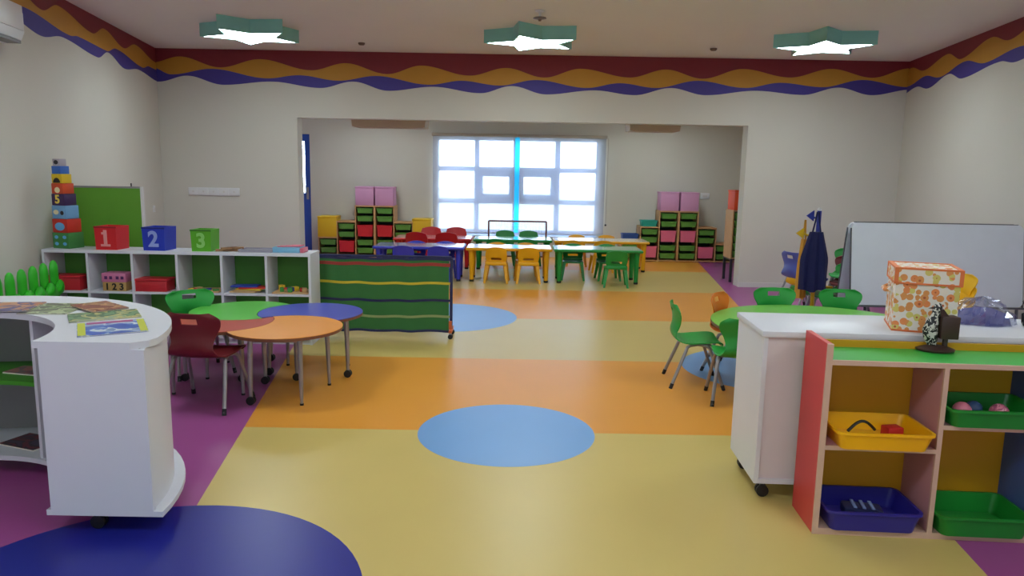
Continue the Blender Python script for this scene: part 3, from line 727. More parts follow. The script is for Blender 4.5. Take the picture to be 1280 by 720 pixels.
MB().rbox(-hw, hw, -.012, .012, GZ, GZ + .022, .004).build('top_bar', M_nav, t)

# ------------------------------------------------------------------ white curved book cabinet, front left
CCX, CCY, RI, RO = -2.665, 3.115, .615, 1.085
CT = .885
cab = thing('curved_cabinet', 'white half-ring book cabinet on casters beside the dark blue floor circle', 'cabinet', (CCX, CCY, 0))
def sector(ri, ro, a0, a1, n=36, y0=0.0):
    o = [(ro * math.cos(a0 + (a1 - a0) * k / n), ro * math.sin(a0 + (a1 - a0) * k / n)) for k in range(n + 1)]
    i = [(ri * math.cos(a1 - (a1 - a0) * k / n), ri * math.sin(a1 - (a1 - a0) * k / n)) for k in range(n + 1)]
    return o + i
A0, A1 = 0.0, PI
def ringpart(name, ri, ro, a0, a1, z0, z1, m, n=36, par=cab): return MB().prism(sector(ri, ro, a0, a1, n), z0, z1).build(name, m, par, ang=25)
_o = []
for k in range(61):
    a = PI * k / 60; e_ = min(a, PI - a); ro_ = RO + .014 - .075 * max(0, 1 - e_ / .1) ** 2.2; _o.append((ro_ * math.cos(a), ro_ * math.sin(a)))
_o += [((RI - .012) * math.cos(PI - PI * k / 40), (RI - .012) * math.sin(PI - PI * k / 40)) for k in range(41)]
MB().prism(_o, CT - .03, CT).build('top_board', M_white, cab, ang=25)
ringpart('bottom_board', RI - .008, RO + .04, A0, A1, .09, .115, M_white)
ringpart('outer_panel', RO - .03, RO - .01, A0 + .03, A1 - .03, .115, CT - .03, M_white)
MB().box(RI + .012, RO, 0.0, .022, .115, CT - .03).build('end_panel', M_white, cab, smooth=False)
MB().box(-RO, -RI - .012, 0.0, .022, .115, CT - .03).build('end_panel', M_white, cab, smooth=False)
dang = [D(69), D(122)]
for a in dang:
    MB().box(RI + .008, RO - .036, -.011, .011, .115, CT - .03, M=rotz(a)).build('divider', M_white, cab, smooth=False)
ringpart('shade_liner', RO - .036, RO - .031, A0 + .04, A1 - .04, .115, CT - .03, mat('shade_grey', (150, 148, 146), .6))  # added liner, its grey stands in for shade inside the cubbies
cuts = [A0 + .04] + dang + [A1 - .04]
M_gshelf = mat('shelf_green', (70, 150, 40), .5)
for i in range(3):
    ringpart('shelf_board', RI + .03, RO - .036, cuts[i] + .02, cuts[i + 1] - .02, .49, .512, [M_edge, M_gshelf, M_gshelf][i], 14)
for a in (5, 60, 120, 175):
    x, y = .80 * math.cos(D(a)), .86 * math.sin(D(a))
    c = MB().rbox(x - .025, x + .025, y - .025, y + .025, .076, .09, .002).build('caster_plate', M_steel, cab); caster(c, x, y, .032)
    x, y = .68 * math.cos(D(a)), .68 * math.sin(D(a))
    if a in (60, 120):
        c = MB().rbox(x - .025, x + .025, y - .025, y + .025, .076, .09, .002).build('caster_plate', M_steel, cab); caster(c, x, y, .032)

def pm(name, cs, scale=7, seed=0.0):
    """printed cover: blotches of several inks"""
    m = bpy.data.materials.new(name); m.use_nodes = True; nt = m.node_tree; b = nt.nodes['Principled BSDF']; b.inputs['Roughness'].default_value = .35
    tc = nt.nodes.new('ShaderNodeTexCoord'); mp = nt.nodes.new('ShaderNodeMapping'); mp.inputs['Location'].default_value = (seed, seed * 2, seed)
    nz = nt.nodes.new('ShaderNodeTexNoise'); nz.inputs['Scale'].default_value = scale; nz.inputs['Detail'].default_value = 1.5; nz.inputs['Distortion'].default_value = 1.2
    cr = nt.nodes.new('ShaderNodeValToRGB'); cr.color_ramp.interpolation = 'CONSTANT'
    while len(cr.color_ramp.elements) < len(cs): cr.color_ramp.elements.new(0.5)
    for i, c in enumerate(cs): cr.color_ramp.elements[i].position = 0 if i == 0 else .34 + .3 * i / len(cs); cr.color_ramp.elements[i].color = lin(c)
    nt.links.new(tc.outputs['Object'], mp.inputs['Vector']); nt.links.new(mp.outputs[0], nz.inputs['Vector']); nt.links.new(nz.outputs['Fac'], cr.inputs['Fac']); nt.links.new(cr.outputs['Color'], b.inputs['Base Color'])
    return m
M_page = mat('book_pages', (226, 220, 205), .7)
def book(pix, z, m, label, th=.006, extra=None):
    P = [atz(x, y, z + th) for x, y in pix]; c = sum(P, Vector()) / 4
    # squared-up sheet through the four corners
    u = ((P[1] - P[0]) + (P[2] - P[3])) / 2; v = ((P[3] - P[0]) + (P[2] - P[1])) / 2
    a = math.atan2(u.y, u.x); w, h = u.length / 2, abs(v.dot(Vector((-math.sin(a), math.cos(a), 0)))) / 2
    t = thing('picture_book', label, 'book', (c.x, c.y, z), a)
    MB().box(-w + .002, w - .002, -h + .002, h - .002, .001, th - .001).build('pages', M_page, t, smooth=False)
    MB().box(-w, w, -h, h, th - .001, th).build('front_cover', m, t, smooth=False)
    MB().box(-w, w, -h, h, 0, .001).build('back_cover', m, t, smooth=False)
    return t, w, h
z = CT + .0005
t, w, h = book([(97, 421), (190, 412), (176, 399), (95, 404)], z, pm('cover_blue', [(40, 80, 180), (70, 120, 200), (215, 222, 228), (120, 150, 190)], 9, 1.3), 'picture book with a blue cover and yellow-green corners on the curved cabinet')
for s in (-1, 1): MB().box(s * (w - .018) - .016, s * (w - .018) + .016, -h + .004, h - .004, .006, .0068).build('corner_print', mat('print_lime', (196, 200, 40), .5), t, smooth=False)
MB().box(-w + .04, w - .05, h - .05, h - .006, .006, .0067).build('title_print', mat('print_magenta', (176, 70, 130), .5), t, smooth=False)
book([(86, 403), (188, 394), (160, 387), (84, 392)], z, pm('cover_green', [(110, 150, 110), (70, 110, 80), (200, 190, 120), (150, 170, 140)], 9, 4.1), 'picture book with a sage green cover half under the brown book')
book([(90, 391), (161, 386), (133, 374), (112, 380)], z + .0065, pm('cover_brown', [(140, 70, 60), (120, 40, 40), (196, 150, 100), (150, 110, 80)], 10, 2.2), 'picture book with a reddish brown cover lying across the green one')
book([(20, 391), (80, 392), (118, 379), (60, 379)], z, pm('cover_sage', [(140, 156, 110), (110, 130, 90), (180, 190, 150), (90, 90, 80)], 9, 3.4), 'pale olive picture book between the orange one and the brown one')
book([(-25, 390), (38, 387), (52, 378), (-10, 377)], z + .0065, pm('cover_orange', [(196, 130, 80), (200, 150, 110), (80, 76, 130), (190, 120, 70)], 6, 6.0), 'orange and navy picture book at the far end of the curved cabinet')
# books inside
t = thing('picture_book', 'pink and grey picture book lying on the green inner shelf of the curved cabinet', 'book', (CCX + .83 * math.cos(D(88)), CCY + .83 * math.sin(D(88)), .5125), D(-12))
MB().box(-.1, .1, -.07, .07, 0, .006).build('pages', M_page, t, smooth=False); MB().box(-.1, .1, -.07, .07, .006, .0075).build('front_cover', pm('cover_rose', [(150, 70, 90), (120, 110, 110), (180, 120, 110)], 12, 7), t, smooth=False)
t = thing('picture_book', 'dark picture book lying on the lowest board inside the curved cabinet', 'book', (CCX + .80 * math.cos(D(88)), CCY + .80 * math.sin(D(88)), .1155), D(-20))
MB().box(-.13, .13, -.09, .09, 0, .006).build('pages', M_page, t, smooth=False); MB().box(-.13, .13, -.09, .09, .006, .0075).build('front_cover', pm('cover_dark', [(80, 70, 90), (60, 50, 60), (120, 50, 60)], 10, 9), t, smooth=False)

# green picket fence along the left wall
t = thing('toy_fence', 'bright green plastic picket fence by the wall behind the curved cabinet', 'fence', (0, 0, 0))
M_pick = mat('fence_green', (40, 176, 30), .35)
pa, pb = Vector((-4.00, 6.42)), Vector((-3.905, 5.85))
step = (pb - pa) / 3
for k in range(7):
    c = pa + step * k
    MB().lathe([(.045, 0), (.045, .70), (.043, .74), (.034, .775), (.018, .795), (.003, .80)], 12, Matrix.Translation((c.x, c.y, 0)) @ Matrix.Scale(.7, 4, (1, 0, 0))).build('picket', M_pick, t)
rl = MB(); vs = []; fs = []; N = 60; n = 10
d = (pb - pa).normalized(); nn = Vector((-d.y, d.x)); L = (step * 6).length
for zc_ in (.535, .2):
    pts = []
    for k in range(N + 1):
        s = L * k / N; q = pa + d * s; bump_ = .5 + .5 * math.cos(2 * PI * s / step.length)
        pts.append((Vector((q.x + .05, q.y, zc_ + .035 * bump_)), .036 + .026 * bump_))
    vs = []; fs = []
    for i, (q, r) in enumerate(pts):
        for k in range(n):
            a = 2 * PI * k / n; vs.append((q.x + .55 * r * math.cos(a) * nn.x, q.y + .55 * r * math.cos(a) * nn.y, q.z + r * 1.05 * math.sin(a)))
    for i in range(N):
        for k in range(n): a, b = i * n + k, i * n + (k + 1) % n; fs.append((a, b, b + n, a + n))
    fs += [tuple(range(n))[::-1], tuple(range(N * n, N * n + n))]
    MB().add(vs, fs).build('rail', M_pick, t)

# ------------------------------------------------------------------ right: white cabinet, coloured shelf
RT_ = .885
rz = D(-2.5)
wc = thing('white_cabinet', 'long white cabinet on casters behind the coloured tray shelf', 'cabinet', (1.252, 3.60, 0), rz)
LW, LD = 2.3, .50
MB().rbox(-.01, LW, -.008, LD, RT_ - .03, RT_, .003).build('top_board', M_white, wc)
MB().box(0, LW - .01, 0, LD - .01, .09, .115).build('bottom_board', M_white, wc, smooth=False)
MB().box(0, .022, 0, LD - .01, .115, RT_ - .03).build('end_panel', M_white, wc, smooth=False)
MB().box(LW - .032, LW - .01, 0, LD - .01, .115, RT_ - .03).build('end_panel', M_white, wc, smooth=False)
MB().box(.024, LW - .034, .012, .03, .115, RT_ - .03).build('front_panel', mat('pale_pink_laminate', (214, 204, 208), .45), wc, smooth=False)
for a in (.76, 1.52): MB().box(a - .011, a + .011, .03, LD - .02, .115, RT_ - .03).build('divider', M_white, wc, smooth=False)
MB().box(.022, LW - .032, .03, LD - .03, .49, .512).build('shelf_board', M_white, wc, smooth=False)
for a in (.06, 1.15, 2.2):
    for b in (.06, LD - .08):
        c = MB().rbox(a - .025, a + .025, b - .025, b + .025, .076, .09, .002).build('caster_plate', M_steel, wc); caster(c, a, b, .032)

ks = thing('tray_shelf', 'low shelf of red, yellow, pink and blue panels with pale edges holding toy trays', 'shelf', (1.43, 3.245, 0), D(-3.2))
KW, KD, KT = 1.55, .30, .905
M_kred = mat('panel_red', (206, 60, 60), .4); M_kyel = mat('panel_yellow', (206, 150, 20), .45); M_kpink = mat('panel_pink', (196, 140, 146), .45); M_kblu = mat('panel_blue', (70, 96, 160), .45); M_kgrn = mat('panel_green', (50, 176, 66), .4)
KTB = .83
sp = MB().box(-.012, .012, .012, KD, 0, KT).build('side_panel', M_kred, ks, smooth=False); MB().box(-.013, .013, 0, .012, 0, KT).build('edge_strip', M_edge, sp, smooth=False)
sp = MB().box(-.012, .012, .012, KD, 0.012, KT - .012).build('side_panel', M_kred, ks, smooth=False); sp.location = (KW, 0, 0)
MB().box(.013, KW - .013, .012, KD, KTB - .018, KTB).build('top_board', M_kgrn, ks, smooth=False)
MB().box(.013, KW - .013, 0, .012, KTB - .02, KTB + .002).build('edge_strip', M_edge, ks, smooth=False)
MB().box(.013, KW - .013, KD - .014, KD, .03, KTB + .034).build('back_panel', M_kyel, ks, smooth=False)
MB().box(.013, KW - .013, 0, KD - .014, .0, .03).build('bottom_board', M_edge, ks, smooth=False)
dv = [.515, .98]
for x, m in zip(dv, (M_kpink, M_kblu)):
    q = MB().box(x - .01, x + .01, .012, KD - .014, .03, KTB - .02).build('divider', m, ks, smooth=False); MB().box(x - .011, x + .011, 0, .012, .03, KTB - .02).build('edge_strip', M_edge, q, smooth=False)
for a, b, z_ in ((.013, dv[0] - .011, .43), (dv[0] + .011, dv[1] - .011, .545), (dv[1] + .011, KW - .013, .43)):
    q = MB().box(a, b, .012, KD - .014, z_ - .018, z_).build('shelf_board', M_kpink, ks, smooth=False); MB().box(a, b, 0, .012, z_ - .019, z_ + .001).build('edge_strip', M_edge, q, smooth=False)
KM = Matrix.Translation((1.43, 3.245, 0)) @ rotz(D(-3.2))
def tray_mesh(w, d, h):
    g = .9; k = .008; lip = .016
    def rr(w_, d_, r, n=5):
        out = []
        for cx, cy, a in ((w_ / 2 - r, d_ / 2 - r, 0), (-w_ / 2 + r, d_ / 2 - r, 90), (-w_ / 2 + r, -d_ / 2 + r, 180), (w_ / 2 - r, -d_ / 2 + r, 270)):
            for i in range(n + 1): t_ = D(a + 90 * i / n); out.append((cx + r * math.cos(t_), cy + r * math.sin(t_)))
        return out
    rings = [(rr(w * g, d * g, .03), 0), (rr(w, d, .03), h - .012), (rr(w + lip, d + lip, .035), h - .012), (rr(w + lip, d + lip, .035), h), (rr(w - k, d - k, .03), h), (rr(w * g - k, d * g - k, .03), .006)]
    n = len(rings[0][0]); vs = [(p[0], p[1], z) for r, z in rings for p in r]
    fs = [tuple(range(n))[::-1]] + [(a * n + i, a * n + (i + 1) % n, (a + 1) * n + (i + 1) % n, (a + 1) * n + i) for a in range(5) for i in range(n)] + [tuple(range(5 * n, 6 * n))]
    return MB().add(vs, fs).mesh('tray', True, 40)
def ktray(x, y, z, w, d, h, m, label, rr=0.0):
    p = KM @ Vector((x, y, z)); o = link('toy_tray', tray_mesh(w, d, h), m, None, p, D(-3.2) + rr)
    return tag(o, label, 'tray')
ktray(.262, .10, .4305, .42, .30, .085, mat('tray_yellow', (246, 182, 10), .35), 'yellow plastic tray on the middle board of the coloured shelf', 0)
ktray(.255, .115, .0305, .42, .29, .10, mat('tray_navy', (40, 36, 140), .35), 'dark blue plastic tray on the bottom board of the coloured shelf')
ktray(.752, .115, .5455, .42, .29, .085, mat('tray_green', (24, 134, 44), .35), 'green plastic tray holding balls on the upper board of the coloured shelf')
ktray(.745, .105, .0305, .41, .29, .10, MATS['tray_green'], 'empty green plastic tray on the bottom board of the coloured shelf')
def kball(x, y, z, r, m, lb, nm='toy_ball', cat='ball'):
    p = KM @ Vector((x, y, z + r)); o = MB().sphere((0, 0, 0), r).build(nm, m); o.location = p
    return tag(o, lb, cat)
M_pball = mat('ball_pink', (214, 120, 140), .5, vary=.2, scale=30)
kball(.64, .08, .5517, .042, M_pball, 'plain pink toy ball in the upper green tray')
kball(.80, .07, .5517, .042, pm('ball_pattern', [(214, 120, 140), (170, 80, 110), (226, 150, 160)], 30, 2), 'patterned pink toy ball in the upper green tray')
kball(.72, .13, .5517, .038, mat('ball_blue', (46, 70, 110), .5), 'dark blue toy ball between the pink ones')
t = thing('hair_band', 'black curved band lying in the yellow tray', 'hair band', KM @ Vector((.2, .08, .4372)), D(10))
MB().tube([(-.07 + .14 * i / 12, 0, .045 + .045 * math.sin(PI * i / 12)) for i in range(13)], .007, 6).build('band', M_black, t)
MB().rbox(.12, .2, -.03, .03, .0, .06, .006).build('red_clasp', pal[0], t)
t = thing('toy_vehicle', 'dark blue toy with pale stripes in the dark blue tray', 'toy', KM @ Vector((.25, .11, .037)), D(-12))
MB().rbox(-.09, .09, -.05, .05, .012, .065, .016).build('toy_body', mat('toy_navy', (36, 44, 84), .35), t)
for s in (-.04, .0, .04): MB().rbox(s - .008, s + .008, -.045, .045, .065, .072, .002).build('stripe', mat('toy_stripe', (120, 140, 190), .4), t)
for sx in (-.06, .06):
    for sy in (-.05, .05): MB().lathe([(.022, -.01), (.022, .01)], 12, Matrix.Translation((sx, sy, .022)) @ Matrix.Rotation(PI / 2, 4, 'X')).build('wheel', M_black, t)
o = ktray(1.26, .115, .4305, .42, .29, .08, mat('tray_black', (26, 28, 40), .4), 'black plastic tray at the far end of the coloured shelf')

# flower box on the white cabinet
def flower_mat():
    m = bpy.data.materials.new('flower_print'); m.use_nodes = True; nt = m.node_tree; b = nt.nodes['Principled BSDF']; b.inputs['Roughness'].default_value = .7
    tc = nt.nodes.new('ShaderNodeTexCoord'); vo = nt.nodes.new('ShaderNodeTexVoronoi'); vo.inputs['Scale'].default_value = 31; vo.inputs['Randomness'].default_value = .75
    cr = nt.nodes.new('ShaderNodeValToRGB'); cr.color_ramp.interpolation = 'CONSTANT'
    cr.color_ramp.elements[0].position = 0; cr.color_ramp.elements[0].color = lin((176, 110, 80))
    cr.color_ramp.elements[1].position = .26; cr.color_ramp.elements[1].color = (1, 1, 1, 1)
    c2 = nt.nodes.new('ShaderNodeValToRGB'); c2.color_ramp.interpolation = 'CONSTANT'
    for i, (p_, c) in enumerate(((0, (224, 150, 84)), (.38, (216, 200, 110)), (.62, (232, 140, 80)), (.82, (236, 222, 208)))):
        if i > 1: c2.color_ramp.elements.new(p_)
        c2.color_ramp.elements[i].position = p_; c2.color_ramp.elements[i].color = lin(c)
    gt = nt.nodes.new('ShaderNodeMath'); gt.operation = 'LESS_THAN'; gt.inputs[1].default_value = .58
    lt = nt.nodes.new('ShaderNodeMath'); lt.operation = 'LESS_THAN'; lt.inputs[1].default_value = .2
    sp_ = nt.nodes.new('ShaderNodeSeparateColor'); mx = nt.nodes.new('ShaderNodeMix'); mx.data_type = 'RGBA'; mx2 = nt.nodes.new('ShaderNodeMix'); mx2.data_type = 'RGBA'
    mx.inputs[6].default_value = lin((232, 222, 212)); mx2.inputs[7].default_value = lin((190, 96, 60))
    nt.links.new(tc.outputs['Object'], vo.inputs['Vector']); nt.links.new(vo.outputs['Color'], sp_.inputs[0]); nt.links.new(sp_.outputs[0], c2.inputs['Fac'])
    nt.links.new(vo.outputs['Distance'], gt.inputs[0]); nt.links.new(vo.outputs['Distance'], lt.inputs[0])
    nt.links.new(gt.outputs[0], mx.inputs[0]); nt.links.new(c2.outputs['Color'], mx.inputs[7])
    nt.links.new(lt.outputs[0], mx2.inputs[0]); nt.links.new(mx.outputs[2], mx2.inputs[6]); nt.links.new(mx2.outputs[2], b.inputs['Base Color'])
    return m
M_flow = flower_mat(); M_otrim = mat('orange_trim', (226, 120, 64), .6)
pn = atz(1114, 413, RT_); pr = atz(1191, 414, RT_)
w = (pr - pn).length * .9; bz = RT_ + .0005
t = thing('flower_box', 'fabric box with orange and lime flower print and orange trim on the white cabinet', 'storage box', (pn.x, pn.y, bz), D(-20))
hb, db = .318, .29
MB().box(.0, w, 0, db, .0, hb - .075).build('box_body', M_flow, t, smooth=False)
MB().box(-.006, w + .006, -.006, db + .006, hb - .075, hb).build('lid', M_flow, t, smooth=False)
for z_, ex in ((.0, .002), (hb - .079, .008), (hb - .006, .008)):
    for a, b, c_, d_ in ((-ex, w + ex, -ex, .012), (-ex, w + ex, db - .012, db + ex), (-ex, .012, .012, db - .012), (w - .012, w + ex, .012, db - .012)):
        MB().box(a, b, c_, d_, z_, z_ + .009).build('trim', M_otrim, t, smooth=False)
for x, y in ((0, 0), (w, 0), (0, db), (w, db)):
    MB().box(x - .009, x + .009, y - .009, y + .009, hb - .075, hb).build('trim', M_otrim, t, smooth=False)
MB().tube([(-.004, .1, .2), (-.03, .12, .19), (-.03, .2, .19), (-.004, .22, .2)], .012, 8).build('handle', M_flow, t)
# little bird figure with a dark holder, standing on the green board
p = atz(1166, 436, KTB + .002)
t = thing('bird_figurine', 'black and white speckled bird figurine with a dark brown holder on its back', 'figurine', (p.x - .005, p.y - .025, KTB + .0025), D(-5)); t.scale = (1.42,) * 3
M_spk = pm('speckle', [(24, 24, 26), (24, 24, 26), (210, 205, 196)], 70, 1); M_brn = mat('dark_brown_wood', (64, 44, 38), .45)
MB().lathe([(.052, 0), (.054, .006), (.04, .012), (.012, .018)], 20, Matrix.Scale(1.15, 4, (1, 0, 0))).build('base', M_brn, t)
bd = MB()
prof = [(.0, -.012, .018, .014), (.004, -.018, .04, .022), (.0, -.022, .07, .024), (-.002, -.016, .10, .018), (.002, -.008, .125, .013), (.006, -.004, .142, .015), (.006, -.004, .155, .011), (.004, 0, .163, .003)]
vs = []; fs = []; n = 12
for (_, cx, zz, r) in prof:
    for k in range(n): a = 2 * PI * k / n; vs.append((cx + r * 1.05 * math.cos(a), r * .8 * math.sin(a), zz))
for i in range(len(prof) - 1):
    for k in range(n): a, b = i * n + k, i * n + (k + 1) % n; fs.append((a, b, b + n, a + n))
fs += [tuple(range(n))[::-1], tuple(range((len(prof) - 1) * n, len(prof) * n))]
bd.add(vs, fs); bd.build('body', M_spk, t)
MB().add([(-.018, 0, .148), (-.036, 0, .142), (-.018, .005, .14), (-.018, -.005, .14)], [(0, 1, 2), (0, 3, 1), (1, 3, 2), (0, 2, 3)]).build('beak', M_brn, t, smooth=False)
MB().rbox(.004, .062, -.024, .024, .042, .118, .003).build('holder', M_brn, t)
MB().add([(-.002, -.012, .14), (.01, -.012, .142), (.034, -.012, .112), (.006, -.012, .112), (-.002, .012, .14), (.01, .012, .142), (.034, .012, .112), (.006, .012, .112)], [(0, 1, 2, 3), (7, 6, 5, 4), (0, 4, 5, 1), (1, 5, 6, 2), (2, 6, 7, 3), (3, 7, 4, 0)]).build('wing_bracket', M_brn, t, smooth=False)
MB().lathe([(.009, .012), (.009, .044)], 8, Matrix.Translation((.03, 0, 0))).build('stand_post', M_brn, t)
# wrapped bundle
p = atz(1240, 408, RT_)
t = thing('wrapped_bundle', 'blue violet bundle in crinkled clear plastic wrap on the white cabinet', 'bag', (p.x, 3.92, RT_ + .0005), D(-3))
def lump(a, b, c, jit, n=26, m=10, seed=3):
    rnd = random.Random(seed); mb = MB().sphere((0, 0, 0), 1, n=n, m=m); out = []
    for x, y, z in mb.v:
        k = 1 + rnd.uniform(-jit, jit); out.append((x * a * k, y * b * k, max(0, (z * k) * c * 1.0) if z > 0 else 0))
    mb.v = out; return mb
lump(.145, .10, .082, .09, seed=5).build('bundle', mat('violet_cloth', (76, 78, 150), .6), t)
lump(.165, .12, .13, .13, n=38, m=13, seed=8).build('plastic_wrap', glassy('clear_wrap', (238, 240, 250), .2, .16), t, smooth=False)
p = aty(1274, 405, 3.9)
t = thing('wire_stand', 'black bent wire stand at the end of the white cabinet', 'stand', (p.x + .03, 3.86, RT_ + .0005))
for k, (dx, h_) in enumerate(((0, .15), (.03, .12))):
    MB().tube([(-.05 + dx, -.03 + .06 * k, .008), (-.055 + dx, -.03 + .06 * k, h_ * .45), (-.03 + dx, 0, h_ * .65), (-.05 + dx, 0, h_ * .85), (-.01 + dx, 0, h_), (.06 + dx, 0, h_ * .95), (.08 + dx, 0, h_ * .5), (.07 + dx, -.03 + .06 * k, .008)], .007, 8).build('wire_loop', M_black, t)
MB().tube([(-.05, -.03, .008), (.1, -.03, .008), (.1, .03, .008), (-.02, .03, .008), (-.05, -.03, .008)], .007, 8).build('wire_base', M_black, t)

# ------------------------------------------------------------------ right round table and chairs
RTC = (2.45, 5.68); RTR = .87
t = thing('round_table', 'large round light green table among green chairs behind the white cabinet', 'table', (RTC[0], RTC[1], 0))
MB().lathe([(RTR, TZ - .004), (RTR, TZ)], 72).build('tabletop', mat('top_lime', (112, 190, 70), .3), t)
MB().lathe([(RTR, TZ - .024), (RTR, TZ - .004)], 72).build('top_edge', MATS['plywood_edge'], t)
for k in range(4):
    a = D(45 + 90 * k); x, y = .62 * math.cos(a), .62 * math.sin(a)
    l = MB().tube([(x * .97, y * .97, TZ - .024), (x, y, .2), (x * 1.01, y * 1.01, .012)], .02, 10, .012).build('leg', M_steel, t)
    MB().lathe([(.015, 0), (.015, .014)], 10, Matrix.Translation((x * 1.01, y * 1.01, 0))).build('rubber_foot', M_black, l)
MB().lathe([(.62, TZ - .06), (.62, TZ - .03), (.6, TZ - .03), (.6, TZ - .06), (.62, TZ - .06)], 40, cap=False).build('under_frame', M_steel, t)
shell_chair(1.455, 5.76, D(-94), 'green', 'green shell chair on grey legs facing the round table beside the open floor')
shell_chair(1.685, 5.30, D(-8), 'green', 'green shell chair half hidden by the end of the white cabinet')
shell_chair(1.90, 6.16, D(-126), 'orange', 'orange shell chair at the round light green table')
shell_chair(2.36, 6.44, D(180), 'green', 'green shell chair across the round table next to the orange chair')
shell_chair(2.93, 6.42, D(176), 'green', 'green shell chair across the round table next to the hanging aprons')
# yellow chair by the whiteboard
for k, lb in enumerate(('lowest of three stacked yellow shell chairs between flower box and whiteboard', 'middle one of three stacked yellow shell chairs by the whiteboard', 'topmost of three stacked yellow shell chairs between flower box and whiteboard')):
    shell_chair(3.82, 6.50, D(118), 'yellow', lb, z=.085 * k, group='stacked yellow chairs')
# stacked chairs by the back wall
ax, ay = 3.33, 8.15
for k, (c, lb) in enumerate((('green', 'green shell chair at the foot of the stack by the apron stand'), ('yellow', 'yellow shell chair in the middle of the stack by the apron stand'), ('blue', 'blue shell chair on top of the stack by the apron stand'))):
    shell_chair(ax - .05 * k, ay + .02 * k, D(-75), c, lb, z=.085 * k)
for k, (c, lb) in enumerate((('green', 'green shell chair at the bottom of the stack behind the aprons'), ('red', 'dark red shell chair in the stack behind the aprons'), ('green', 'green shell chair on top of the stack behind the aprons'))):
    shell_chair(3.86, 8.4 + .03 * k, D(150), c, lb, z=.085 * k)

# apron stand
p = aty(1025, 300, 7.55)
t = thing('coat_stand', 'blue and yellow child-size coat stand hung with aprons', 'coat stand', (p.x, 7.62, 0))
M_ny = mat('stand_blue', (32, 44, 140), .45); M_yy = mat('stand_yellow', (222, 180, 30), .45)
ST = aty(1025, 261, 7.62).z
MB().lathe([(.17, 0), (.17, .02), (.05, .05), (.026, .08)], 16).build('base', M_ny, t)
MB().tube([(0, 0, .06), (0, 0, ST * .55)], .02, 10).build('pole', M_yy, t)
MB().tube([(0, 0, ST * .55), (0, 0, ST - .02)], .022, 10).build('upper_pole', M_ny, t)
MB().sphere((0, 0, ST - .008), .022, n=10, m=6).build('finial', M_whitegloss, t)
for (dx, z_, m) in ((-.10, ST - .09, M_ny), (-.19, ST - .27, M_yy)):
    h_ = MB().tube([(0, 0, z_), (dx * .6, -.03, z_), (dx, -.04, z_ + .03)], .011, 8).build('hook_arm', m, t)
    MB().add([(dx - .045, -.05, z_ + .02), (dx + .03, -.05, z_ + .075), (dx + .03, -.05, z_ - .035), (dx - .045, -.03, z_ + .02), (dx + .03, -.03, z_ + .075), (dx + .03, -.03, z_ - .035)], [(0, 1, 2), (5, 4, 3), (0, 3, 4, 1), (1, 4, 5, 2), (2, 5, 3, 0)]).build('arrow_plate', m, h_, smooth=False)
def apron(x, y, zt, zb_, w0, w1, m, lb, seed):
    """hanging cloth with folds: two skins"""
    rnd = random.Random(seed); NX, NZ = 20, 14; vs = []; fs = []; ph = rnd.uniform(0, 6)
    for sgn in (0, 1):
        for j in range(NZ + 1):
            v = j / NZ; zz = zt + (zb_ - zt) * v; w = w0 + (w1 - w0) * min(1, v * 2.2)
            for i in range(NX + 1):
                u = i / NX * 2 - 1
                th = (.035 + .03 * v) * math.sqrt(max(0, 1 - u * u)); fo = .016 * math.sin(u * 9 + ph) * (0.4 + v)
                vs.append((u * w, (th if sgn else -th) + fo, zz + .012 * math.sin(u * 5 + ph) * v))
    n = (NZ + 1) * (NX + 1); I = lambda s, j, i: s * n + j * (NX + 1) + i
    for j in range(NZ):
        for i in range(NX):
            fs += [(I(0, j, i), I(0, j, i + 1), I(0, j + 1, i + 1), I(0, j + 1, i)), (I(1, j, i), I(1, j + 1, i), I(1, j + 1, i + 1), I(1, j, i + 1))]
    for i in range(NX): fs += [(I(0, 0, i), I(1, 0, i), I(1, 0, i + 1), I(0, 0, i + 1)), (I(0, NZ, i), I(0, NZ, i + 1), I(1, NZ, i + 1), I(1, NZ, i))]
    t = thing('apron', lb, 'apron', (x, y, 0)); MB().add(vs, fs).build('apron_cloth', m, t)
    for s in (-1, 1): MB().tube([(s * w0 * .6, 0, zt - .01), (s * w0 * .3, 0, zt + .10), (s * w0 * .12, 0, zt + .2)], .008, 6).build('strap', m, t)
M_apn = mat('apron_navy', (13, 19, 74), .8, vary=.12, scale=12)
p = aty(1018, 300, 7.5); za, zb1 = aty(1018, 290, 7.45).z, aty(1018, 363, 7.45).z
apron(p.x, 7.46, za, zb1, .07, .145, M_apn, 'dark blue apron hanging in folds from the coat stand', 2)
p = aty(1007, 300, 7.66); apron(p.x, 7.70, aty(1004, 300, 7.6).z, aty(1004, 374, 7.6).z, .025, .045, mat('apron_yellow', (206, 150, 50), .8), 'yellow apron hanging behind the dark blue one', 5)

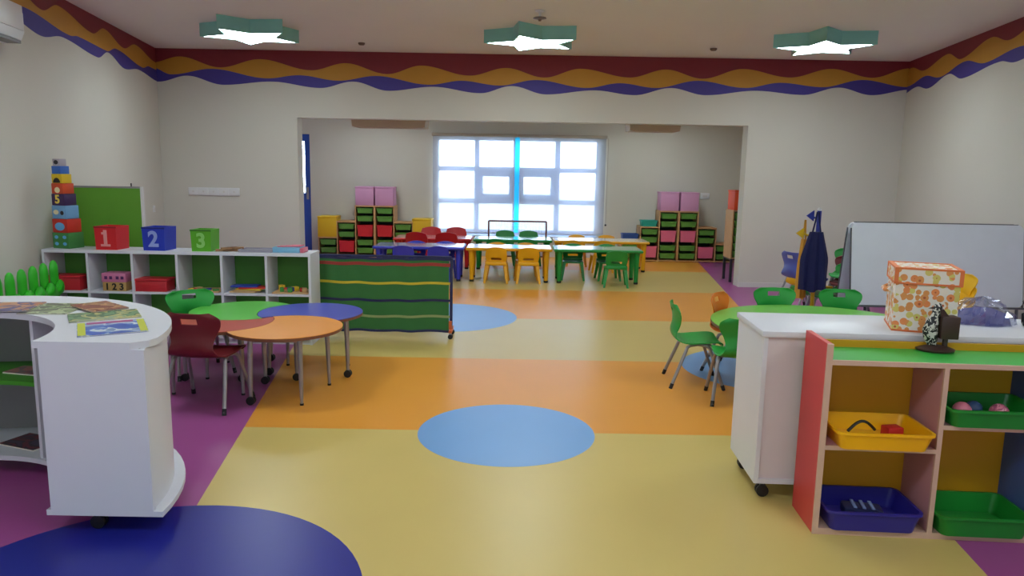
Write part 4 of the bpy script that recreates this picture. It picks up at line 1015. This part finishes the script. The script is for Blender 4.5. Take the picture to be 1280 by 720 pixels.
# whiteboard on an A-frame
a, b = aty(1060, 330, 7.05), aty(1273, 330, 7.05)
zt, zb_ = aty(1160, 280, 7.05).z, aty(1160, 381, 7.05).z
t = thing('whiteboard', 'large white board with thin grey frame on an A-frame stand', 'whiteboard', ((a.x + b.x) / 2, 7.05, 0))
hw = (b.x - a.x) / 2
def lean(mb, sgn, y0=0.0):
    ang = -D(9) * sgn
    M = Matrix.Translation((0, y0, zt)) @ Matrix.Rotation(-ang, 4, 'X') @ Matrix.Translation((0, 0, -zt)); mb.v = [tuple(M @ Vector(v)) for v in mb.v]; return mb
M_wb = mat('whiteboard_face', (212, 215, 228), .55); M_grf = mat('board_frame_grey', (96, 96, 104), .4, metal=.3)
for sgn, y0 in ((-1, 0.0), (1, .06)):
    f = lean(MB().rbox(-hw, hw, -.012, .012, zb_, zt, .05, 3, edges='y'), sgn, y0).build('board_panel', M_wb, t)
    fr = MB().box(-hw - .008, hw + .008, -.009, .009, zb_ - .012, zb_).box(-hw - .008, -hw, -.009, .009, zb_, zt - .05).box(hw, hw + .008, -.009, .009, zb_, zt - .05)
    fr.box(-hw + .05, hw - .05, -.009, .009, zt, zt + .007)
    lean(fr, sgn, y0).build('board_rim', M_grf, f, smooth=False)
    lean(MB().box(-hw, hw, -.05 if sgn < 0 else .012, -.012 if sgn < 0 else .05, zb_ - .02, zb_ - .003), sgn, y0).build('pen_ledge', M_grf, t, smooth=False)
    for s in (-1, 1):
        o = lean(MB().tube([(s * (hw - .05), 0, zb_), (s * (hw - .05), 0, .012)], .014, 8), sgn, y0).build('leg', M_grf, t)
MB().rbox(-hw + .1, hw - .1, .01, .05, zt - .01, zt + .004, .004).build('hinge_bar', M_grf, t)

# ------------------------------------------------------------------ far room: plastic tables and chairs
def kid_table(x0, x1, y0, y1, colour, label):
    t = thing('play_table', label, 'table', ((x0 + x1) / 2, (y0 + y1) / 2, 0), 0, 'plastic play tables in two rows'); hw, hd = (x1 - x0) / 2, (y1 - y0) / 2; m = PL[colour]; H = .51
    mt = mat('play_top_glare_' + colour, {'blue': (150, 156, 214), 'yellow': (244, 234, 206), 'green': (126, 200, 138), 'red': (222, 150, 150)}[colour], .12, coat=.6)  # window glare put into the colour: tops paler than their rims
    MB().rbox(-hw, hw, -hd, hd, H - .045, H - .003, .02, 3).build('table_rim', m, t)
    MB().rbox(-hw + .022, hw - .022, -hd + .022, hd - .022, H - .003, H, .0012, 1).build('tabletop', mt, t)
    for sx in (-1, 1):
        for sy in (-1, 1):
            x, y = sx * (hw - .085), sy * (hd - .085)
            l = MB().lathe([(.030, .03), (.034, .15), (.042, H - .12), (.05, H - .045)], 14, Matrix.Translation((x, y, 0))).build('leg', m, t)
            MB().lathe([(.031, 0), (.033, .03)], 14, Matrix.Translation((x, y, 0))).build('foot_cap', M_black, l)
YA0, YA1, YB0, YB1 = 10.85, 11.47, 12.22, 12.84
kid_table(-2.06, -.715, YA0, YA1, 'blue', 'blue plastic table in the row along the wide doorway')
kid_table(-.69, .585, YA0, YA1, 'yellow', 'yellow plastic table between the blue and green ones along the doorway')
kid_table(.61, 1.92, YA0, YA1, 'green', 'green plastic table with white glare in the row along the wide doorway')
kid_table(-1.98, -.68, YB0, YB1, 'red', 'red plastic table in the row nearer the window')
kid_table(-.655, .655, YB0, YB1, 'green', 'green plastic table in the row nearer the window between the red and yellow tables')
kid_table(.68, 2.26, YB0, YB1, 'yellow', 'yellow plastic table in the row nearer the window')
# one-piece chair, faces +y
def kid_meshes():
    K = {}
    K['seat'] = MB().rbox(-.16, .16, -.13, .14, .262, .285, .011, 2).mesh('seat')
    NXc, NZc = 12, 14; vs = []; fs = []
    def P(i, j, s):
        u = i / NXc * 2 - 1; v = j / NZc; z = .315 + .22 * v
        w = .142 + .016 * math.sin(PI * min(1, v * 1.1)); top = 1 - .10 * max(0, v - .6) / .4 * 0
        zz = z - (.028 * u * u * max(0, (v - .55) / .45))
        return (u * w, -.145 - .05 * v + .03 * u * u + (.008 if s else -.008), zz)
    for s in (0, 1):
        for j in range(NZc + 1):
            for i in range(NXc + 1): vs.append(P(i, j, s))
    n = (NXc + 1) * (NZc + 1); I = lambda s, j, i: s * n + j * (NXc + 1) + i
    hole = lambda j, i: 3 <= i <= 8 and 2 <= j <= 3
    ok = lambda j, i: 0 <= j < NZc and 0 <= i < NXc and not hole(j, i)
    for j in range(NZc):
        for i in range(NXc):
            if hole(j, i): continue
            fs += [(I(0, j, i), I(0, j, i + 1), I(0, j + 1, i + 1), I(0, j + 1, i)), (I(1, j, i), I(1, j + 1, i), I(1, j + 1, i + 1), I(1, j, i + 1))]
            if not ok(j - 1, i): fs.append((I(0, j, i), I(1, j, i), I(1, j, i + 1), I(0, j, i + 1)))
            if not ok(j + 1, i): fs.append((I(0, j + 1, i), I(0, j + 1, i + 1), I(1, j + 1, i + 1), I(1, j + 1, i)))
            if not ok(j, i - 1): fs.append((I(0, j, i), I(0, j + 1, i), I(1, j + 1, i), I(1, j, i)))
            if not ok(j, i + 1): fs.append((I(0, j, i + 1), I(1, j, i + 1), I(1, j + 1, i + 1), I(0, j + 1, i + 1)))
    K['backrest'] = MB().add(vs, fs).mesh('backrest', True, 50)
    K['back_band'] = MB().rbox(-.155, .155, -.16, -.128, .262, .318, .012, 2).mesh('back_band')
    for sx in (-1, 1):
        for sy in (-1, 1):
            a = Vector((sx * .130, sy * .118, .275)); b = Vector((sx * .168, sy * (.175 if sy < 0 else .155), 0)); q = MB(); vs = []
            for c, r in ((a, .024), (b, .015)):
                for ex, ey in ((-1, -1), (1, -1), (1, 1), (-1, 1)): vs.append((c.x + ex * r, c.y + ey * r, c.z))
            q.add(vs, [(0, 1, 2, 3), (7, 6, 5, 4), (0, 4, 5, 1), (1, 5, 6, 2), (2, 6, 7, 3), (3, 7, 4, 0)]); K['leg', sx, sy] = q.mesh('leg', False)
    return K
KM_ = kid_meshes()
def kid_chair(x, y, rz, colour, label, group, sc=1.0):
    t = thing('play_chair', label, 'chair', (x, y, 0), rz, group); t.scale = (sc, sc, sc)
    for k, me in KM_.items(): link(k if isinstance(k, str) else k[0], me, PL[colour], t)
def pxX(x, Y): return aty(x, 330, Y).x
rows_ = [
 (10.93, 0, [('blue', (506.5, 548), 'blue plastic chair on the doorway side of the blue table'), ('yellow', (621, 659.5), "yellow plastic chair on the doorway side of the yellow table"), ('green', (767,), 'green plastic chair drawn out on the doorway side of the green table')]),
 (11.33, PI, [('blue', (518, 556), 'blue plastic chair on the window side of the blue table'), ('yellow', (620, 658), "yellow plastic chair in the doorway behind the yellow table"), ('green', (716, 760), "green plastic chair in the doorway behind the green table")]),
 (12.26, 0, [('red', (523, 558), 'red plastic chair on the doorway side of the red table'), ('green', (620, 657), "green plastic chair before the window row's green table"), ('yellow', (714, 751), "yellow plastic chair before the window row's yellow table")]),
 (12.98, PI, [('red', (537, 570), 'red plastic chair on the window side of the red table'), ('green', (630, 661), "green plastic chair under the window at the green table"), ('yellow', (720, 759), "yellow plastic chair under the window at the yellow table")]),
]
ENDS = {('blue', True): ('at its free end', 'next to the yellow table'), ('yellow', True): ('next to the blue table', 'next to the green table'), ('green', True): ('next to the yellow table', 'at its free end'),
        ('red', False): ('at its free end', 'next to the green table'), ('green', False): ('next to the red table', 'next to the yellow table'), ('yellow', False): ('next to the green table', 'at its free end')}
for Y, r_, items in rows_:
    for colour, xs, lb in items:
        for i, x in enumerate(xs):
            kid_chair(pxX(x, Y), Y + .01 * i - (.22 if (colour == 'green' and Y < 11 and r_ == 0) else 0), r_ + (D(4) if i else D(-3)), colour, lb + (', ' + ENDS[colour, Y < 12][i] if len(xs) > 1 else ''), 'plastic chairs around the play tables', 1.17 if colour == 'red' else 1.1 if (colour == 'green' and Y > 12.9) else 1.0)
# goal frame
a, b = aty(611, 276, 13.72), aty(683, 277, 13.72)
t = thing('goal_frame', 'small brownish red tube goal frame with net before the window', 'goal', ((a.x + b.x) / 2, 13.72, 0)); hw = (b.x - a.x) / 2; gz = a.z
M_goal = mat('goal_tube', (120, 72, 66), .45)
MB().tube([(-hw, 0, gz), (hw, 0, gz)], .016, 8).build('crossbar', M_goal, t)
for s in (-1, 1):
    MB().tube([(s * hw, 0, 0.005), (s * hw, 0, gz)], .016, 8).build('post', M_goal, t)
    MB().tube([(s * hw, 0, gz), (s * hw, .38, .02), (s * hw, 0, .016)], .012, 8).build('stay', M_goal, t)
MB().tube([(-hw, .38, .02), (hw, .38, .02)], .012, 8).build('ground_bar', M_goal, t)
nt_ = MB()
for k in range(1, 20): x = -hw + 2 * hw * k / 20; nt_.tube([(x, .004, gz - .01), (x, .377, .03)], .002, 3)
for k in range(1, 9): q = k / 9; nt_.tube([(-hw, .377 * q, gz - (gz - .03) * q), (hw, .377 * q, gz - (gz - .03) * q)], .002, 3)
n_ = nt_.build('net', M_page, t); n_['kind'] = 'stuff'

# storage steps with drawers
M_dg = mat('drawer_green', (92, 150, 58), .45); M_dr = mat('drawer_red', (206, 32, 44), .45); M_dp = mat('drawer_pink', (226, 110, 140), .45)
def drawer_mesh(w, h, d):
    g = .9
    vs = [(-w / 2 * g, 0.0, 0), (w / 2 * g, 0.0, 0), (w / 2 * g, d, 0), (-w / 2 * g, d, 0), (-w / 2, -.004, h), (w / 2, -.004, h), (w / 2, d, h), (-w / 2, d, h)]
    b = MB().add(vs, [(3, 2, 1, 0), (4, 5, 6, 7), (0, 1, 5, 4), (1, 2, 6, 5), (2, 3, 7, 6), (3, 0, 4, 7)]); b.box(-w / 2 - .006, w / 2 + .006, -.012, d, h - .016, h)
    return b.mesh('drawer', False)
CWD = .345
DS, DB = drawer_mesh(CWD - .06, .095, .26), drawer_mesh(CWD - .06, .21, .26)
def steps(x0, yf, heights, spec, label, deepm):
    """heights in drawer slots of .155; spec per column bottom to top: s shallow, d deep"""
    t = thing('storage_steps', label, 'storage unit', (x0, yf, 0)); e = .018; D_ = .40; SL = .148
    n = len(heights)
    tops = [.035 + SL * h + .02 for h in heights]
    for k in range(n + 1):
        hh = max(tops[k - 1] if k > 0 else 0, tops[k] if k < n else 0) - .02
        MB().box(k * CWD - e / 2, k * CWD + e / 2, 0, D_, 0, hh).build('side_panel', M_wood, t, smooth=False)
    for k in range(n):
        xa, xb = k * CWD, (k + 1) * CWD
        lo = -e / 2 if (k == 0 or tops[k - 1] <= tops[k]) else e / 2; hi = e / 2 if (k == n - 1 or tops[k + 1] < tops[k]) else -e / 2
        if k > 0 and abs(tops[k - 1] - tops[k]) < 1e-6: lo = 0
        if k < n - 1 and abs(tops[k + 1] - tops[k]) < 1e-6: hi = 0
        MB().box(xa + lo, xb + hi, -.004, D_, tops[k] - .02, tops[k] + .004).build('top_board', M_wood, t, smooth=False)
        MB().box(xa + e / 2, xb - e / 2, 0, D_, .012, .03).build('bottom_board', M_wood, t, smooth=False)
        MB().box(xa + e / 2, xb - e / 2, D_ - .012, D_, .03, tops[k] - .02).build('back_panel', M_dark, t, smooth=False)
        z = .035
        for c in spec[k]:
            if c == 's': link('drawer', DS, M_dg, t, ((xa + xb) / 2, .016, z + .028)); z += SL
            else: link('drawer', DB, deepm, t, ((xa + xb) / 2, .016, z + .042)); z += 2 * SL
    return tops
YS = 13.80
X0 = aty(398.5, 310, YS).x
tl = steps(X0, YS, [2, 4, 6], ['ss', 'dss', 'ssdss'], 'stepped pine storage unit with green and red drawers beside the blue door', M_dr)
X1 = X0 + 3 * CWD + .02
steps(X1, YS, [6, 4, 2], ['ssdss', 'dss', 'ss'], 'stepped pine storage unit with green and red drawers beside the window', M_dr)
XR0 = aty(776.5, 310, YS + .02).x
steps(XR0, YS, [2, 4, 6], ['ss', 'dss', 'ssdss'], 'stepped pine storage unit with pink and green drawers under the blue bin', M_dp)
XR1 = XR0 + 3 * CWD + .02
steps(XR1, YS, [6, 4, 2], ['ssdss', 'dss', 'ss'], 'stepped pine storage unit with pink and green drawers near the tall drawer tower', M_dp)
ZT = {2: tl[0], 4: tl[1], 6: tl[2]}
M_pk = mat('box_pink', (206, 150, 190), .5); M_yb = mat('box_yellow', (226, 184, 20), .5); M_ob = mat('box_orange', (226, 76, 20), .5)
def cube_box(x, z, w, h, m, label, d=.36, y=YS):
    t = thing('storage_cube', label, 'storage box', (x, y, z + .0045))
    MB().rbox(-w / 2, w / 2, 0, d, 0, h - .03, .006).build('box_body', m, t); MB().rbox(-w / 2 - .006, w / 2 + .006, -.006, d + .006, h - .03, h, .006).build('lid', m, t)
cube_box(X0 + 2.5 * CWD, ZT[6], .335, .345, M_pk, 'pink lidded cube on the stepped storage nearer the blue door')
cube_box(X1 + .5 * CWD, ZT[6], .335, .345, M_pk, 'pink lidded cube above red drawers, on the side toward the window')
cube_box(XR0 + 2.5 * CWD, ZT[6], .335, .345, M_pk, 'pink lidded cube above pink drawers, beside the teal box')
cube_box(XR1 + .5 * CWD, ZT[6], .335, .345, M_pk, 'pink lidded cube above pink drawers, beside the wall socket')
cube_box(X0 + .5 * CWD - .01, ZT[2], .35, .38, M_yb, 'yellow lidded cube on the low step beside the blue door')
cube_box(X1 + 2.5 * CWD, ZT[2], .35, .36, M_yb, 'yellow lidded cube on the low step beside the window')
t = thing('storage_tub', 'blue open tub on the low step of the pink drawer unit', 'storage bin', (XR0 + .48 * CWD, YS + .16, ZT[2] + .0045))
link('tub_body', tray_mesh(.30, .28, .15), mat('tub_blue', (44, 86, 166), .4), t)
t = thing('storage_tub', 'shallow teal tub on the middle step of the pink drawer unit', 'storage bin', (XR0 + 1.48 * CWD, YS + .16, ZT[4] + .0045))
link('tub_body', tray_mesh(.30, .28, .11), mat('tub_teal', (32, 166, 150), .4), t)
# tall drawer tower on a dark stand just beyond the doorway jamb
TX, TY, TB, TH, tw = 3.34, 11.32, .36, 1.10, .34
t = thing('drawer_tower', 'tall narrow pine tower of green drawers on a dark stand beside the doorway', 'storage unit', (TX, TY, 0))
for s_ in (0, 1): MB().box(s_ * tw - .009, s_ * tw + .009, 0, .40, TB, TH - .02).build('side_panel', M_wood, t, smooth=False)
MB().box(-.012, tw + .012, -.004, .40, TH - .02, TH).build('top_board', M_wood, t, smooth=False); MB().box(.009, tw - .009, 0, .40, TB, TB + .016).build('bottom_board', M_wood, t, smooth=False)
MB().box(.009, tw - .009, .388, .40, TB + .016, TH - .02).build('back_panel', M_dark, t, smooth=False)
M_stand = mat('stand_charcoal', (44, 42, 54), .5)
for x in (.012, tw - .012):
    for y in (.02, .38): MB().box(x - .018, x + .018, y - .018, y + .018, 0, TB - .02).build('stand_leg', M_stand, t, smooth=False)
MB().box(-.01, tw + .01, -.005, .40, TB - .02, TB).build('stand_top', M_stand, t, smooth=False)
for k in range(6): link('drawer', DS, M_dg, t, (tw / 2, .016, TB + .024 + .116 * k))
t2 = thing('storage_cube', 'orange lidded cube on the tall drawer tower by the doorway', 'storage box', (TX, TY, TH + .0005))
MB().rbox(0, .335, 0, .35, 0, .27, .006).build('box_body', M_ob, t2); MB().rbox(-.006, .341, -.006, .356, .27, .30, .006).build('lid', M_ob, t2)
